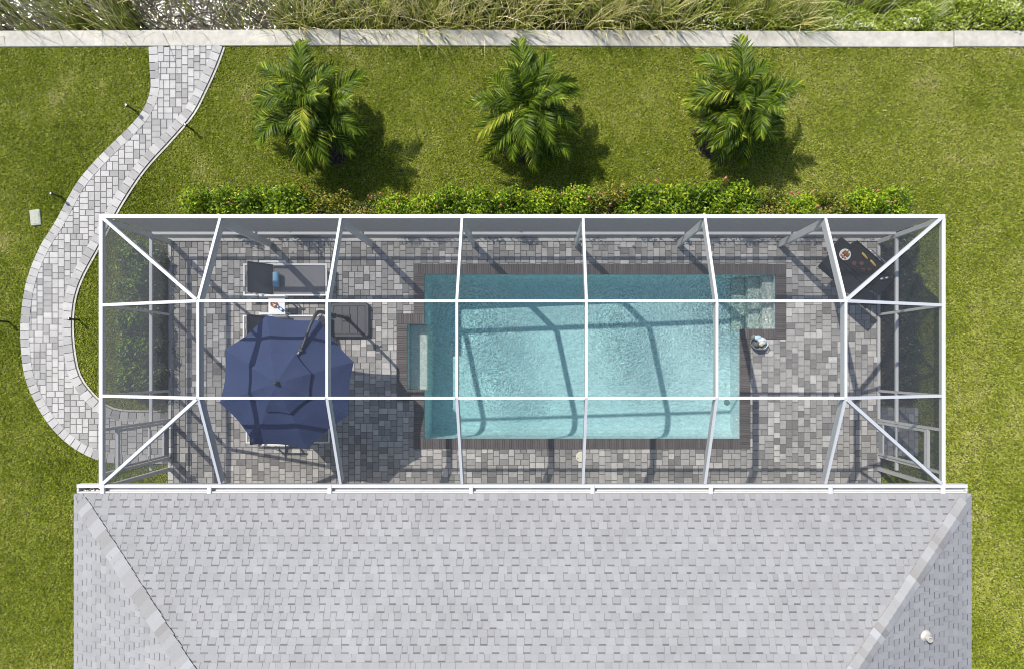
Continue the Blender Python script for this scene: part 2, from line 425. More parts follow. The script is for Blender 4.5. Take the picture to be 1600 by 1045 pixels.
rects = [r for r in paver_rects(-12.8, -7.3, -2.6, 7.66, .0725, 9) if not (r[1] > DX0-.002 and r[2] < DY1+.01)]
cx = np.array([(r[0]+r[1])/2 for r in rects]); cy = np.array([(r[2]+r[3])/2 for r in rects])
ok = inside(cx, cy, MIDPOLY)
def ptint(): return min(1, max(0, rd.choice([.15, .4, .55, .7, .8, .85, .95])+rd.uniform(-.08, .08)))
for r, k in zip(rects, ok):
    if k: paver(mb, [(r[0], r[2]), (r[1], r[2]), (r[1], r[3]), (r[0], r[3])], -.012, ptint(), rd)
for O, I, flip in ((Lw, Li, 1), (Rw, Ri, 0)):
    for i in range(len(O)-1):
        q = [O[i], O[i+1], I[i+1], I[i]]
        if not flip: q = q[::-1]
        if max(p.x for p in q) > DX0+.02 and min(p.y for p in q) < DY1: continue
        a = sum(q[k].x*q[(k+1) % 4].y-q[(k+1) % 4].x*q[k].y for k in range(4))
        if a < 0: q = q[::-1]
        paver(mb, q, -.005, ptint(), rd)
Ro = offset(Rw, .055); Lo = offset(Lw, -.03)
for i in range(len(Rw)-1):
    if Rw[i+1].x > DX0 and Rw[i+1].y < DY1: continue
    a_, b_ = offset(Rw, .012), None
    mb.face([(*Ro[i], -.018), (*Ro[i+1], -.018), (*a_[i+1], -.018), (*a_[i], -.018)], .55, 2)
tag(mb.build('path', [PATHM, JOINT, CONC]), 'curving pale paver path from the seawall to the cage door', 'path', kind='structure')

# stepping pad outside the east door
mb = MB()
p0, p1 = at(1380, 712), at(1436, 636)
mb.face([(DX1+.01, p0.y, -.03), (p1.x, p0.y, -.03), (p1.x, p1.y, -.03), (DX1+.01, p1.y, -.03)], .5, 1)
for r in paver_rects(DX1+.01, p1.x, p0.y, p1.y, .0725, 21): paver(mb, [(r[0], r[2]), (r[1], r[2]), (r[1], r[3]), (r[0], r[3])], -.02, rd.uniform(.3, .8), rd)
tag(mb.build('landing', [PAVE, JOINT]), 'small grey paver landing outside the east screen door', 'landing', kind='structure')

# ------------------------------------------------------------------ swimming pool
pool = thing('swimming_pool', 'long teal swimming pool with dark brick coping inside the screen cage', 'swimming pool', ((PX0+PX1)/2, (PY0+PY1)/2, 0))
mb = MB()
def zf(x): return -1.42+(x-PX0)/(PX1-PX0)*.5
pts = [(PX0, PY0), (PX1, PY0), (PX1, AY0), (AX1, AY0), (AX1, PY1), (PX0, PY1), (PX0, BY1), (BX0, BY1), (BX0, BY0), (PX0, BY0)]
for i in range(len(pts)):
    a, b = pts[i], pts[(i+1) % len(pts)]
    mb.face([(*a, -.03), (*a, -2), (*b, -2), (*b, -.03)][::1])
nx = 24
cove = .28
xs = np.linspace(PX0, PX1, nx)
for i in range(nx-1):
    a, b = xs[i], xs[i+1]
    prof = [(PY0, .28), (PY0+.06, .14), (PY0+.14, .05), (PY0+.3, 0), (PY1-.3, 0), (PY1-.14, .05), (PY1-.06, .14), (PY1, .28)]
    for j in range(len(prof)-1):
        (y0, h0), (y1, h1) = prof[j], prof[j+1]
        mb.face([(a, y0, zf(a)+h0), (b, y0, zf(b)+h0), (b, y1, zf(b)+h1), (a, y1, zf(a)+h1)])
mb.face([(BX0, BY0, -1.9), (PX0, BY0, -1.9), (PX0, BY1, -1.9), (BX0, BY1, -1.9)])
mb.build('basin', PLAST, pool, world=True)
def slab(name, x0, x1, y0, y1, z, m, par, zb=-1.5):
    mb = MB(); mb.box(((x0+x1)/2, (y0+y1)/2, (z+zb)/2), (x1-x0, y1-y0, z-zb), bevel=.02); return mb.build(name, m, par, world=True)
sx = [at(1147, 0, -.6).x, at(1169, 0, -.5).x, at(1192.5, 0, -.25).x]
slab('step', sx[0], sx[1]-.002, AY0+.003, PY1-.003, -.78, STEPM, pool)
slab('step', sx[1], sx[2]-.002, AY0+.003, PY1-.003, -.52, STEPM, pool)
slab('step', sx[2], AX1-.003, AY0+.003, PY1-.003, -.28, STEPM, pool)
slab('bench', BX0+.003, PX0+.03, BY0+.003, BY1-.003, -.42, STEPM, pool)
mb = MB()
P3 = [(x, y) for x, y in pts]
top = [(x, y, -.10) for x, y in P3]; bot = [(x, y, -2.02) for x, y in P3]
cxm, cym = 1.2, .2
def grow(p): return p
n = len(top)
mb.idx(top+bot, [tuple(range(n)), tuple(range(2*n-1, n-1, -1))]+[(n+i, n+(i+1) % n, (i+1) % n, i) for i in range(n)])
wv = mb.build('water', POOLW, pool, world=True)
# the water runs a few mm into the basin wall so no two faces share a plane
me = wv.data
for v in me.vertices:
    x, y = v.co.x+pool.location.x, v.co.y+pool.location.y
    e = .006
    v.co.x += e if (abs(x-PX1) < .01 or abs(x-AX1) < .01) else -e
    if abs(y-PY1) < .01 or (abs(y-BY1) < .01): v.co.y += e
    else: v.co.y -= e
# coping bricks
mb = MB()
def coping_run(x0, x1, y0, y1, horiz):
    n = max(1, round(((x1-x0) if horiz else (y1-y0))/.056))
    for i in range(n):
        if horiz: a, b = x0+(x1-x0)*i/n, x0+(x1-x0)*(i+1)/n; mb.box(((a+b)/2, (y0+y1)/2, -.017), (b-a-.0032, y1-y0-.003, .06), tint=rd.random(), bevel=.005)
        else: a, b = y0+(y1-y0)*i/n, y0+(y1-y0)*(i+1)/n; mb.box(((x0+x1)/2, (a+b)/2, -.017), (x1-x0-.003, b-a-.0032, .06), tint=rd.random(), bevel=.005)
ov = .02
coping_run(PX0-CW, AX1+CW, PY1-ov, PY1+CW, True)                 # north
coping_run(AX1-ov, AX1+CW, AY0-CW, PY1-ov, False)                # east of the steps
coping_run(PX1-ov, AX1-ov, AY0-CW, AY0+ov, True)                 # south of the steps
coping_run(PX1-ov, PX1+CW, PY0-CW, AY0-CW, False)                # east
coping_run(PX0-CW, PX1-ov, PY0-CW, PY0+ov, True)                 # south
coping_run(PX0-CW, PX0+ov, PY0+ov, BY0-CW, False)                # west, below the bay
coping_run(BX0-CW, PX0+ov, BY0-CW, BY0+ov, True)
coping_run(BX0-CW, BX0+ov, BY0+ov, BY1-ov, False)
coping_run(BX0-CW, PX0+ov, BY1-ov, BY1+CW, True)
coping_run(PX0-CW, PX0+ov, BY1+CW, PY1-ov, False)
mb.build('coping', COPE, pool, world=True)
mb = MB()
for (a, b, p, q) in [(PX0-CW, PX0, PY0-CW, BY0), (PX0-CW, PX0, BY1, PY1+CW), (PX0-CW, PX1+CW, PY0-CW, PY0), (PX0-CW, AX1+CW, PY1, PY1+CW), (PX1, PX1+CW, PY0, AY0), (AX1, AX1+CW, AY0-CW, PY1), (PX1, AX1, AY0-CW, AY0), (BX0-CW, BX0, BY0-CW, BY1+CW), (BX0, PX0-CW, BY0-CW, BY0), (BX0, PX0-CW, BY1, BY1+CW)]:
    mb.face([(a, p, -.03), (b, p, -.03), (b, q, -.03), (a, q, -.03)])
mb.build('mortar_bed', mat('dark_mortar', (.055, .048, .045), .95, noise=(40, .2)), pool, world=True)
d = at(1135, 628, -.95); mb = MB(); mb.lathe((d.x, d.y, zf(d.x)+.004), [(.075, 0), (.075, .015), (.06, .02), (.02, .02)], 16); mb.build('drain', mat('drain_cover', (.22, .27, .27), .6), pool, world=True)
for (x, y) in ((4.905, -.62), (4.905, -1.35)):
    mb = MB(); mb.tube([(x-.03, y, -.32), (x+.004, y, -.32)], .035, 12); mb.build('return_fitting', CERAM, pool, world=True)
mb = MB(); mb.tube([(PX0+.0, 1.2, -.35), (PX0+.03, 1.2, -.35)], .05, 12); mb.build('return_fitting', CERAM, pool, world=True)
l = at(908, 713, 0); mb = MB(); mb.lathe((0, 0, 0), [(.125, 0), (.125, .008), (.115, .012), (.03, .012)], 28)
for a in (20, 200): mb.lathe((.085*math.cos(R(a)), .085*math.sin(R(a)), .0115), [(.013, 0), (.013, .002)], 8, m=1)
sk = mb.build('skimmer_lid', [CREAM, BLACK]); sk.location = (l.x, l.y, .002); tag(sk, 'round cream skimmer lid set in the deck south of the pool', 'skimmer lid')

# ------------------------------------------------------------------ seawall
sw = thing('seawall', 'pale concrete seawall cap between the lawn and the reedy water', 'seawall', (0, 7.83, -.75))
xs = [-64, -49.2, -34.3, -19.45, -4.72, 10.05, 24.8, 39.6, 54.4]
ys = [7.81, 7.81, 7.81, 7.79, 7.855, 7.825, 7.80, 7.8, 7.8]
for i in range(len(xs)-1):
    A = Vector((xs[i]+.012, ys[i], .07)); B = Vector((xs[i+1]-.012, ys[i+1]+(-.02 if i == 4 else 0), .07))
    m_ = MB(); t = (B-A).normalized(); mid = (A+B)/2
    m_.box((mid.x, mid.y, -.12), ((B-A).length, .385, .22), Euler((0, 0, math.atan2(t.y, t.x))), bevel=.012)
    m_.build('wall_cap', CONC, sw, world=True)
mb = MB(); mb.box((-4.8, 7.83, -1.08), (118.4, .2, 1.7)); mb.build('wall_panel', CONC, sw, world=True)

# ------------------------------------------------------------------ house
HX0, HX1, HY1, DEP = -9.33, 8.78, -2.60, 11.0
KP = .457
house = thing('house', 'low house with a pale grey shingle hip roof beside the pool cage', 'house', ((HX0+HX1)/2, HY1-DEP/2, 0))
mb = MB(); wx0, wx1, wy1, wy0 = HX0+.5, HX1-.5, HY1-.55, HY1-DEP+.5
for (a, b) in (((wx0, wy1), (wx1, wy1)), ((wx1, wy1), (wx1, wy0)), ((wx1, wy0), (wx0, wy0)), ((wx0, wy0), (wx0, wy1))):
    mb.face([(*a, -.2), (*b, -.2), (*b, 2.5), (*a, 2.5)])
mb.build('wall', WALLM, house, world=True)
mb = MB(); mb.box(((HX0+HX1)/2, HY1-DEP/2, 2.49), (HX1-HX0-.06, DEP-.06, .02)); mb.build('soffit', WHITE, house, world=True)
mb = MB()
for c, s in ((((HX0+HX1)/2, HY1-DEP+.02, 2.545), (HX1-HX0-.04, .03, .13)), ((HX0+.02, HY1-DEP/2, 2.545), (.03, DEP-.06, .13)), ((HX1-.02, HY1-DEP/2, 2.545), (.03, DEP-.06, .13)), (((HX0+HX1)/2, HY1-.03, 2.545), (HX1-HX0-.1, .03, .13))):
    mb.box(c, s)
mb.build('fascia', WHITE, house, world=True)
# roof: every course of shingles laid on the slope
mb = MB()
Z0 = 2.62
def slope(length, run, fn):
    exp = .142; L_ = run*math.sqrt(1+KP*KP); n = int(L_/exp)+1
    for i in range(n):
        d0, d1 = i*exp/math.sqrt(1+KP*KP), (i+1)*exp/math.sqrt(1+KP*KP)
        if d0 > run: break
        a, e = d0, length-d0                       # clipped by the hips
        if e-a < .05: break
        x = a; k = rd.randint(0, 1)
        ph = rd.random()
        while x < e-1e-6:
            w = rd.choice([.11, .13, .15, .17]) if k else rd.choice([.10, .13, .14, .15])
            x1 = min(x+w, e)
            if e-x1 < .04: x1 = e
            tint = min(.98, max(.32, .62+rd.gauss(0, .045)))-(0 if k else .05)
            t = .013 if k else .008
            xa, xb = x, x1
            mb.face([fn(xa, d0, t), fn(xb, d0, t), fn(min(xb, length-d1) if x1 == e else xb, d1, .003), fn(max(xa, d1) if x == a else xa, d1, .003)], tint)
            mb.face([fn(xa, d0, -.006), fn(xb, d0, -.006), fn(xb, d0, t), fn(xa, d0, t)], tint*.9)
            if xa > a+.16 and i+1 < n and rd.random() < .55: mb.face([fn(xa-.003, d0+.002, .0145), fn(xa+.003, d0+.002, .0145), fn(xa+.003, d1-.004, .006), fn(xa-.003, d1-.004, .006)], rd.uniform(.18, .36))  # thin dark strip at the tab edge, painted shadow of the cut slot
            if k:
                mb.face([fn(xa, d0, 0), fn(xa, d0, t), fn(xa, d1, .003)], tint*.8); mb.face([fn(xb, d0, t), fn(xb, d0, 0), fn(xb, d1, .003)], tint*.8)
            elif xb-xa > .06 and i+1 < n and xa > a+.12 and xb < e-.12:
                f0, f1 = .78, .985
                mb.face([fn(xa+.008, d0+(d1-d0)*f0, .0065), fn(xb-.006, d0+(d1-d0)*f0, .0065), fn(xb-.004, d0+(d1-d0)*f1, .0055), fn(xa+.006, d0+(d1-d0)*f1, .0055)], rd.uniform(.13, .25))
            x = x1; k = 1-k
HW, half = HX1-HX0, DEP/2
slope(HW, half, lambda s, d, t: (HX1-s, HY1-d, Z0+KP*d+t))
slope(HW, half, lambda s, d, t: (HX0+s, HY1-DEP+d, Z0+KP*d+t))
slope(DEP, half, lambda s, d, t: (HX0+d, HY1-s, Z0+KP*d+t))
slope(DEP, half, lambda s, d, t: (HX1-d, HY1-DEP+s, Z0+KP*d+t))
roof = mb.build('roof', ROOFM, house, world=True)
mb = MB()
def caps(P0, P1, wid=.15):
    P0, P1 = Vector(P0), Vector(P1); d = P1-P0; L_ = d.length; t = d/L_; n = int(L_/.142); dn = Vector((0, 0, 1)); sd = t.cross(dn).normalized()
    # the cap bends over the hip: its flanks follow both slopes
    hd = Vector((t.x, t.y)).length
    drop = KP/math.sqrt(2)*wid if t.z > .01 else KP*wid
    for i in range(n):
        a = P0+t*(L_*i/n); b = P0+t*(L_*(i+1)/n+.03); w = wid*rd.uniform(.94, 1.05); tint = min(1, max(0, rd.choice([.25, .45, .55, .6, .7, .85])+rd.uniform(-.1, .1)))
        up = Vector((0, 0, 1)); h0, h1 = .056, .032
        A = [a-sd*w+up*(h0-drop), a+up*h0, a+sd*w+up*(h0-drop)]; B = [b-sd*w+up*(h1-drop), b+up*h1, b+sd*w+up*(h1-drop)]
        mb.face([A[0], A[1], B[1], B[0]], tint); mb.face([A[1], A[2], B[2], B[1]], tint)
        mb.face([A[0]-up*.016, A[1]-up*.016, A[1], A[0]], tint*.8); mb.face([A[1]-up*.016, A[2]-up*.016, A[2], A[1]], tint*.8)
        for s_ in (0, 2): mb.face([A[s_]-up*.016, B[s_]-up*.016, B[s_], A[s_]], tint*.8)
zr = Z0+KP*half
caps((HX0+.16, HY1-.16, Z0+.06), (HX0+half, HY1-half, zr)); caps((HX1-.16, HY1-.16, Z0+.06), (HX1-half, HY1-half, zr))
caps((HX0+.03, HY1-DEP+.03, Z0), (HX0+half, HY1-half, zr)); caps((HX1-.03, HY1-DEP+.03, Z0), (HX1-half, HY1-half, zr))
caps((HX0+half-.05, HY1-half, zr), (HX1-half+.05, HY1-half, zr))
mb.build('hip_cap', HIPM, roof, world=False).location = -Vector(house.location)
# plumbing vent, cut at a slant, leaning out of the east slope
pv = at(1451, 997, 3.35)
mb = MB(); dx = HX1-pv.x; zb = Z0+KP*dx
n = 18; ring = []
mb.lathe((pv.x, pv.y, zb-.05), [(.055, 0), (.055, .26), (.047, .265), (.045, .1)], 16)
mb.lathe((pv.x, pv.y, zb-.06), [(.16, 0), (.13, .08), (.075, .13), (.055, .15)], 20, sq=.8)
mb.build('roof_vent', PVC, roof).location = -Vector(house.location)

# ------------------------------------------------------------------ screen enclosure
enc = thing('screen_enclosure', 'white framed screen cage with a mansard roof over pool and deck', 'pool enclosure', ((EX0+EX1)/2, (EY0+EY1)/2, 0))
def member(name, A, B, w, d, up=(0, 0, 1), parent=None, m=ALU):
    mb = MB(); mb.beam(A, B, w, d, up); return mb.build(name, m, parent or enc, world=True)
BX = [-6.38, -3.95, -1.50, .945, 3.405, 5.835]
# eave rails
member('eave_rail', (EX0-.03, EY1, ZE), (EX1+.03, EY1, ZE), .078, .10)
member('eave_rail', (EX0, EY1-.044, ZE-.002), (EX0, EY0-.07, ZE-.002), .075, .10)
member('eave_rail', (EX1, EY1-.044, ZE-.002), (EX1, EY0-.07, ZE-.002), .075, .10)
# beams: three straight runs each (up, across, down)
for i, x in enumerate(BX):
    mb = MB(); dep = .19; w = .052
    mb.beam((x, EY1-.045, ZE+.012), (x, IY1, ZF), w, dep); mb.beam((x, IY1, ZF), (x, IY0, ZF), w-.002, dep); mb.beam((x, IY0, ZF), (x, EY0+.03, ZE+.012), w, dep)
    mb.build('roof_beam', ALU, enc, world=True)
for y in (IY0, IY1):
    for a, b in zip(BX[:-1], BX[1:]): member('purlin', (a+.029, y, ZF+.004), (b-.029, y, ZF+.004), .052, .06)
    member('purlin', (IX0-.03, y, ZF+.002), (EX0+.04, y, ZE+.006), .06, .06); member('purlin', (IX1+.03, y, ZF+.002), (EX1-.04, y, ZE+.006), .06, .06)
for (ox, oy, ix, iy) in ((EX0, EY1, IX0, IY1), (EX1, EY1, IX1, IY1), (EX0, EY0, IX0, IY0), (EX1, EY0, IX1, IY0)):
    A = Vector((ox, oy, ZE)); B = Vector((ix, iy, ZF)); dd = (B-A).normalized()
    member('hip_rafter', A+dd*.07+Vector((0, 0, .01)), B-dd*.04+Vector((0, 0, .008)), .06, .09)
# posts
for x in BX: member('post', (x, EY1-.03, .03), (x, EY1-.03, ZE-.101), .055, .15, (0, 1, 0))
for x in (EX0, EX1):
    s = 1 if x < 0 else -1
    member('corner_post', (x, EY1, .03), (x, EY1, ZE-.103), .08, .10, (0, 1, 0))
    member('corner_post', (x, EY0-.02, .03), (x, EY0-.02, ZE-.103), .08, .08, (0, 1, 0))
    for y in (IY1, IY0): member('post', (x+s*.02, y, .03), (x+s*.02, y, ZE-.103), .055, .06, (s, 0, 0))
ZC = .85
xs_ = [EX0]+BX+[EX1]
for a, b in zip(xs_[:-1], xs_[1:]):
    member('chair_rail', (a+.03, EY1, ZC), (b-.03, EY1, ZC), .06, .055)
    member('sole_plate', (a+.03, EY1, .03), (b-.03, EY1, .03), .06, .03)
DOY = {EX0: (-1.33, -2.24), EX1: (-1.33, -2.20)}
for x in (EX0, EX1):
    d1, d0 = DOY[x]
    s = 1 if x < 0 else -1
    for a, b in ((EY1-.08, IY1+.03), (IY1-.03, IY0+.03), (IY0-.03, d1+.03), (d0-.03, EY0+.03)):
        member('chair_rail', (x, a, ZC), (x, b, ZC), .06, .055); member('sole_plate', (x, a, .03), (x, b, .03), .06, .03)
    for y in (d1, d0): member('door_post', (x+s*.01, y, .03), (x+s*.01, y, ZE-.103), .055, .10, (s, 0, 0))
    # door
    dr = MB(); a, b = d1-.035, d0+.035; zt = 2.04
    dr.beam((x, a-.03, .05), (x, a-.03, zt), .05, .035, (1, 0, 0)); dr.beam((x, b+.03, .05), (x, b+.03, zt), .05, .035, (1, 0, 0))
    dr.box((x-.017, (a+b)/2, zt-.03), (.035, a-b-.112, .06)); dr.box((x-.017, (a+b)/2, .86), (.034, a-b-.112, .05)); dr.box((x-.017, (a+b)/2, .27), (.034, a-b-.112, .04))
    door = dr.build('door', ALU, enc, world=True)
    k = MB(); k.box((x-.016, (a+b)/2, .15), (.012, a-b-.1, .20)); k.build('kick_plate', mat('kick_plate_grey', (.30, .31, .33), .5) if x < 0 else bpy.data.materials['kick_plate_grey'], door).location = -Vector(enc.location)
    hd_ = MB(); yy = b+.05 if x < 0 else a-.05
    hd_.box((x+s*.03, yy, 1.02), (.05, .03, .10), bevel=.008); hd_.tube([(x+s*.05, yy, 1.04), (x+s*.07, yy, 1.04), (x+s*.07, yy+(.1 if x < 0 else -.1), 1.04)], .009, 8)
    hd_.build('handle', STEEL, door).location = -Vector(enc.location)
    sc = MB()
    sc.face([(x-.017, a-.05, .29), (x-.017, b+.05, .29), (x-.017, b+.05, .84), (x-.017, a-.05, .84)]); sc.face([(x-.017, a-.05, .88), (x-.017, b+.05, .88), (x-.017, b+.05, zt-.05), (x-.017, a-.05, zt-.05)])
    sc.build('screen', SCREEN, door).location = -Vector(enc.location)
    hb = MB(); hb.beam((x, d1-.03, zt+.055), (x, d0+.03, zt+.055), .06, .05); hb.build('door_header', ALU, enc, world=True)
# screens
def panel(*pts):
    mb = MB(); mb.face([Vector(p)+Vector((0, 0, -.03)) for p in pts]); return mb.build('screen', SCREEN, enc, world=True)
e = .0
for a, b in zip(BX[:-1], BX[1:]):
    panel((a, EY1, ZE), (b, EY1, ZE), (b, IY1, ZF), (a, IY1, ZF)); panel((a, IY1, ZF), (b, IY1, ZF), (b, IY0, ZF), (a, IY0, ZF)); panel((a, IY0, ZF), (b, IY0, ZF), (b, EY0, ZE), (a, EY0, ZE))
for (ex, ix) in ((EX0, IX0), (EX1, IX1)):
    panel((ex, EY1, ZE), (ix, EY1, ZE), (ix, IY1, ZF)); panel((ex, EY0, ZE), (ix, EY0, ZE), (ix, IY0, ZF))
    panel((ex, EY1, ZE), (ix, IY1, ZF), (ex, IY1, ZE)); panel((ex, IY1, ZE), (ix, IY1, ZF), (ix, IY0, ZF), (ex, IY0, ZE)); panel((ex, EY0, ZE), (ix, IY0, ZF), (ex, IY0, ZE))
    d1, d0 = DOY[ex]; xo = ex-.034 if ex < 0 else ex+.034
    for (a, b) in ((EY1, IY1), (IY1, IY0), (IY0, d1), (d0, EY0)):
        for z0, z1 in ((.05, ZC-.0), (ZC+.0, ZE)): panel((xo, a, z0), (xo, b, z0), (xo, b, z1), (xo, a, z1))
    panel((xo, d1, 2.1), (xo, d0, 2.1), (xo, d0, ZE), (xo, d1, ZE))
for a, b in zip(xs_[:-1], xs_[1:]):
    for z0, z1 in ((.05, ZC), (ZC, ZE)): panel((a, EY1+.034, z0), (b, EY1+.034, z0), (b, EY1+.034, z1), (a, EY1+.034, z1))
# gutter that ties the cage to the eave
gx0, gx1 = -9.27, 8.70
mb = MB(); yo, yi = EY0+.025, HY1+.004
mb.beam((gx0, yo-.035, ZE+.004), (gx1, yo-.035, ZE+.004), .07, .15)
mb.face([(gx0, yo-.06, ZE-.10), (gx1, yo-.06, ZE-.10), (gx1, yi+.03, ZE-.085), (gx0, yi+.03, ZE-.085)], m=1)
mb.beam((gx0, yi+.018, ZE-.012), (gx1, yi+.018, ZE-.012), .034, .10, m=1)
for x in (gx0+.02, gx1-.02): mb.box((x, (yo+yi)/2-.02, ZE-.07), (.036, yo-yi-.12, .14))
mb.build('gutter', [ALU, GUT], enc, world=True)
for px in (160, 327, 515, 736, 926, 1111, 1298, 1474):
    x = at(px, 766, ZE).x; mb = MB(); mb.box((x, (yo+yi)/2-.012, ZE-.02), (.085, yo-yi+.0, .066), bevel=.008); mb.build('bracket', ALU, enc, world=True)
mb = MB()
for i in range(40):
    x = rd.uniform(gx0+.05, -8.8); mb.box((x, rd.uniform(yi+.05, yo-.09), ZE-.085), (rd.uniform(.02, .06), rd.uniform(.005, .012), .006), Euler((0, 0, rd.uniform(0, 3))), tint=rd.random())
tag(mb.build('leaf_litter', MULCH), 'brown leaf litter lying in the west end of the gutter', 'leaf litter', kind='stuff')

# ------------------------------------------------------------------ umbrella
UC = Vector((-5.21, -.374)); PB = Vector((-4.52, 1.10))
um = thing('patio_umbrella', 'navy blue octagonal cantilever parasol on a weighted charcoal base', 'umbrella', (PB.x, PB.y, 0))
zr_, zh, RU = 2.15, 2.64, 1.46
def canopy(r_in, r_out, z_in, z_out, sag, rows, seg, scallop):
    mb = MB(); n = 8*seg; vs = []
    for j in range(rows+1):
        f = j/rows; r = r_in+(r_out-r_in)*f
        for k in range(n):
            a = R(17)+2*math.pi*k/n; w = (k % seg)/seg; ed = math.cos(math.pi/8)/math.cos((w-.5)*math.pi/4)
            mid = math.sin(math.pi*w)
            rr = r*(ed*(1-scallop*mid*f))
            z = z_in+(z_out-z_in)*f-sag*mid*f+.03*math.sin(math.pi*f)+.012*mnoise.noise(Vector((rr*math.cos(a)*4, rr*math.sin(a)*4, z_in)))*f*(1 if f < 1 else .3)
            vs.append((UC.x+rr*math.cos(a), UC.y+rr*math.sin(a), z))
    fs = []
    for j in range(rows):
        for k in range(n):
            k2 = (k+1) % n; fs.append((j*n+k, (j+1)*n+k, (j+1)*n+k2, j*n+k2))
    mb.idx(vs, fs); return mb
zat = lambda r: zh+(zr_-zh)*r/RU
mb = canopy(.42, RU, zat(.42), zr_, .035, 8, 8, .035)
can = mb.build('canopy', NAVY, um, world=True, smooth=False)
mo = can.modifiers.new('t', 'SOLIDIFY'); mo.thickness = .004
# hanging hem of the canopy
mb = MB()
for k in range(8):
    a = R(17)+k*math.pi/4; p = UC+Vector((math.cos(a), math.sin(a)))*RU*1.002
    mb.tube([(UC.x+.07*math.cos(a), UC.y+.07*math.sin(a), zh-.10), (p.x, p.y, zr_-.008)], .011, 6)
mb.build('rib_set', DKMET, um, world=True)
mb = canopy(.03, .66, zh+.055, zat(.66)+.085, .012, 4, 8, .03)
vent = mb.build('vent_cover', NAVY, um, world=True); mo = vent.modifiers.new('t', 'SOLIDIFY'); mo.thickness = .004
mb = MB(); mb.lathe((UC.x, UC.y, zh+.02), [(.05, 0), (.055, .06), (.045, .075), (.03, .10), (.032, .13), (.0201, .15)], 16); mb.build('finial', DKMET, um, world=True)
mb = MB(); mb.tube([(PB.x, PB.y, .1), (PB.x, PB.y, 1.2), (PB.x, PB.y, 2.08), (PB.x-.012, PB.y-.02, 2.24), (PB.x-.05, PB.y-.12, 2.335), (PB.x-.12, PB.y-.29, 2.37), (-4.80, .33, 2.43), (-4.90, .12, 2.44)], [.036, .036, .036, .036, .035, .032, .028, .026], 12)
mb.build('pole', DKMET, um, world=True, smooth=True)
mb = MB(); mb.tube([(PB.x-.02, PB.y-.03, 1.9), (-4.66, .7, 2.22), (-4.81, .32, 2.425)], .011, 8); mb.build('strut', DKMET, um, world=True)
mb = MB(); mb.box((-4.825, .29, 2.45), (.09, .09, .06), Euler((0, 0, .6)), bevel=.012); mb.tube([(-4.84, .26, 2.45), (-4.87, .215, 2.45)], .024, 10, m=1); mb.build('joint', [DKMET, STEEL], um, world=True)
mb = MB(); mb.box((PB.x+.01, PB.y-.03, 1.25), (.10, .11, .16), bevel=.02); mb.tube([(PB.x+.06, PB.y, 1.25), (PB.x+.14, PB.y, 1.25), (PB.x+.14, PB.y-.02, 1.17)], .01, 8); mb.build('crank', DKMET, um, world=True)
b0, b1 = at(516, 527, .12), at(577, 473, .12)
bs = MB(); bc = (b0+b1)/2; bw, bh = b1.x-b0.x, b1.y-b0.y
def rrect(w, h, r, z, n=6):
    out = []
    for (sx_, sy_, a0) in ((1, 1, 0), (-1, 1, 90), (-1, -1, 180), (1, -1, 270)):
        for k in range(n+1):
            a = R(a0+90*k/n); out.append((bc.x+sx_*(w/2-r)+r*math.cos(a), bc.y+sy_*(h/2-r)+r*math.sin(a), z))
    return out
rings = [rrect(bw, bh, .1, .005), rrect(bw, bh, .1, .09), rrect(bw-.05, bh-.05, .08, .125), rrect(bw-.13, bh-.13, .05, .125), rrect(bw-.15, bh-.15, .05, .112)]
n = len(rings[0]); vs = [p for g in rings for p in g]
bs.idx(vs, [(i*n+k, i*n+(k+1) % n, (i+1)*n+(k+1) % n, (i+1)*n+k) for i in range(4) for k in range(n)]+[tuple(4*n+k for k in range(n))])
base_o = bs.build('base', BASEM, um, world=True)
mb = MB()
for i in range(4):
    w = (bw-.2)/4; mb.box((bc.x-(bw-.2)/2+w*(i+.5), bc.y, .118), (w-.008, bh-.18, .014), bevel=.003)
mb.box((PB.x, PB.y, .135), (.18, .16, .03), bevel=.01); mb.lathe((PB.x, PB.y, .14), [(.06, 0), (.055, .1), (.04, .11)], 14)
for a, b in ((-.07, -.06), (.07, -.06), (-.07, .06), (.07, .06)): mb.lathe((PB.x+a, PB.y+b, .149), [(.012, 0), (.01, .012)], 8)
mb.build('base_plate', BASEM, base_o, world=False).location = -Vector(um.location)
# loose tie strap hanging over the south hem
mb = MB(); a = R(17+45*6); p = UC+Vector((math.cos(a+.25), math.sin(a+.25)))*0
s0 = at(434, 672, 2.27); s1 = at(428, 690, 2.2); s2 = at(444, 700, 2.1); s3 = at(446, 716, 1.9)
mb.tube([at(446, 692, 2.13), at(447, 700, 2.06), at(445, 712, 1.85)], .012, 6); mb.build('strap', NAVY, um, world=True)

# ------------------------------------------------------------------ loungers
lg = thing('sun_lounger', 'white framed grey sling lounger with a blue towel at its backrest', 'sun lounger', (*((at(382, 462, .35)+at(508, 412, .35))/2).xy, 0), 0, 'sun loungers on the deck')
mb = MB(); hl, hw = .95, .36
for s in (-1, 1):
    mb.beam((-hl, s*hw, .335), (hl, s*hw, .335), .035, .045)
mb.beam((-hl-.017, -hw-.017, .337), (-hl-.017, hw+.017, .337), .035, .045); mb.beam((hl+.017, -hw-.017, .337), (hl+.017, hw+.017, .337), .035, .045)
mb.beam((-.28, -hw+.02, .30), (-.28, hw-.02, .30), .03, .03); mb.beam((.5, -hw+.02, .30), (.5, hw-.02, .30), .03, .03)
mb.build('frame', WHITE, lg)
for (x, y) in ((-.8, -1), (-.8, 1), (.78, -1), (.78, 1)):
    mb = MB(); mb.beam((x, y*hw, .0), (x, y*hw, .29), .035, .04, (0, 1, 0)); mb.build('leg', WHITE, lg)
mb = MB(); n = 12
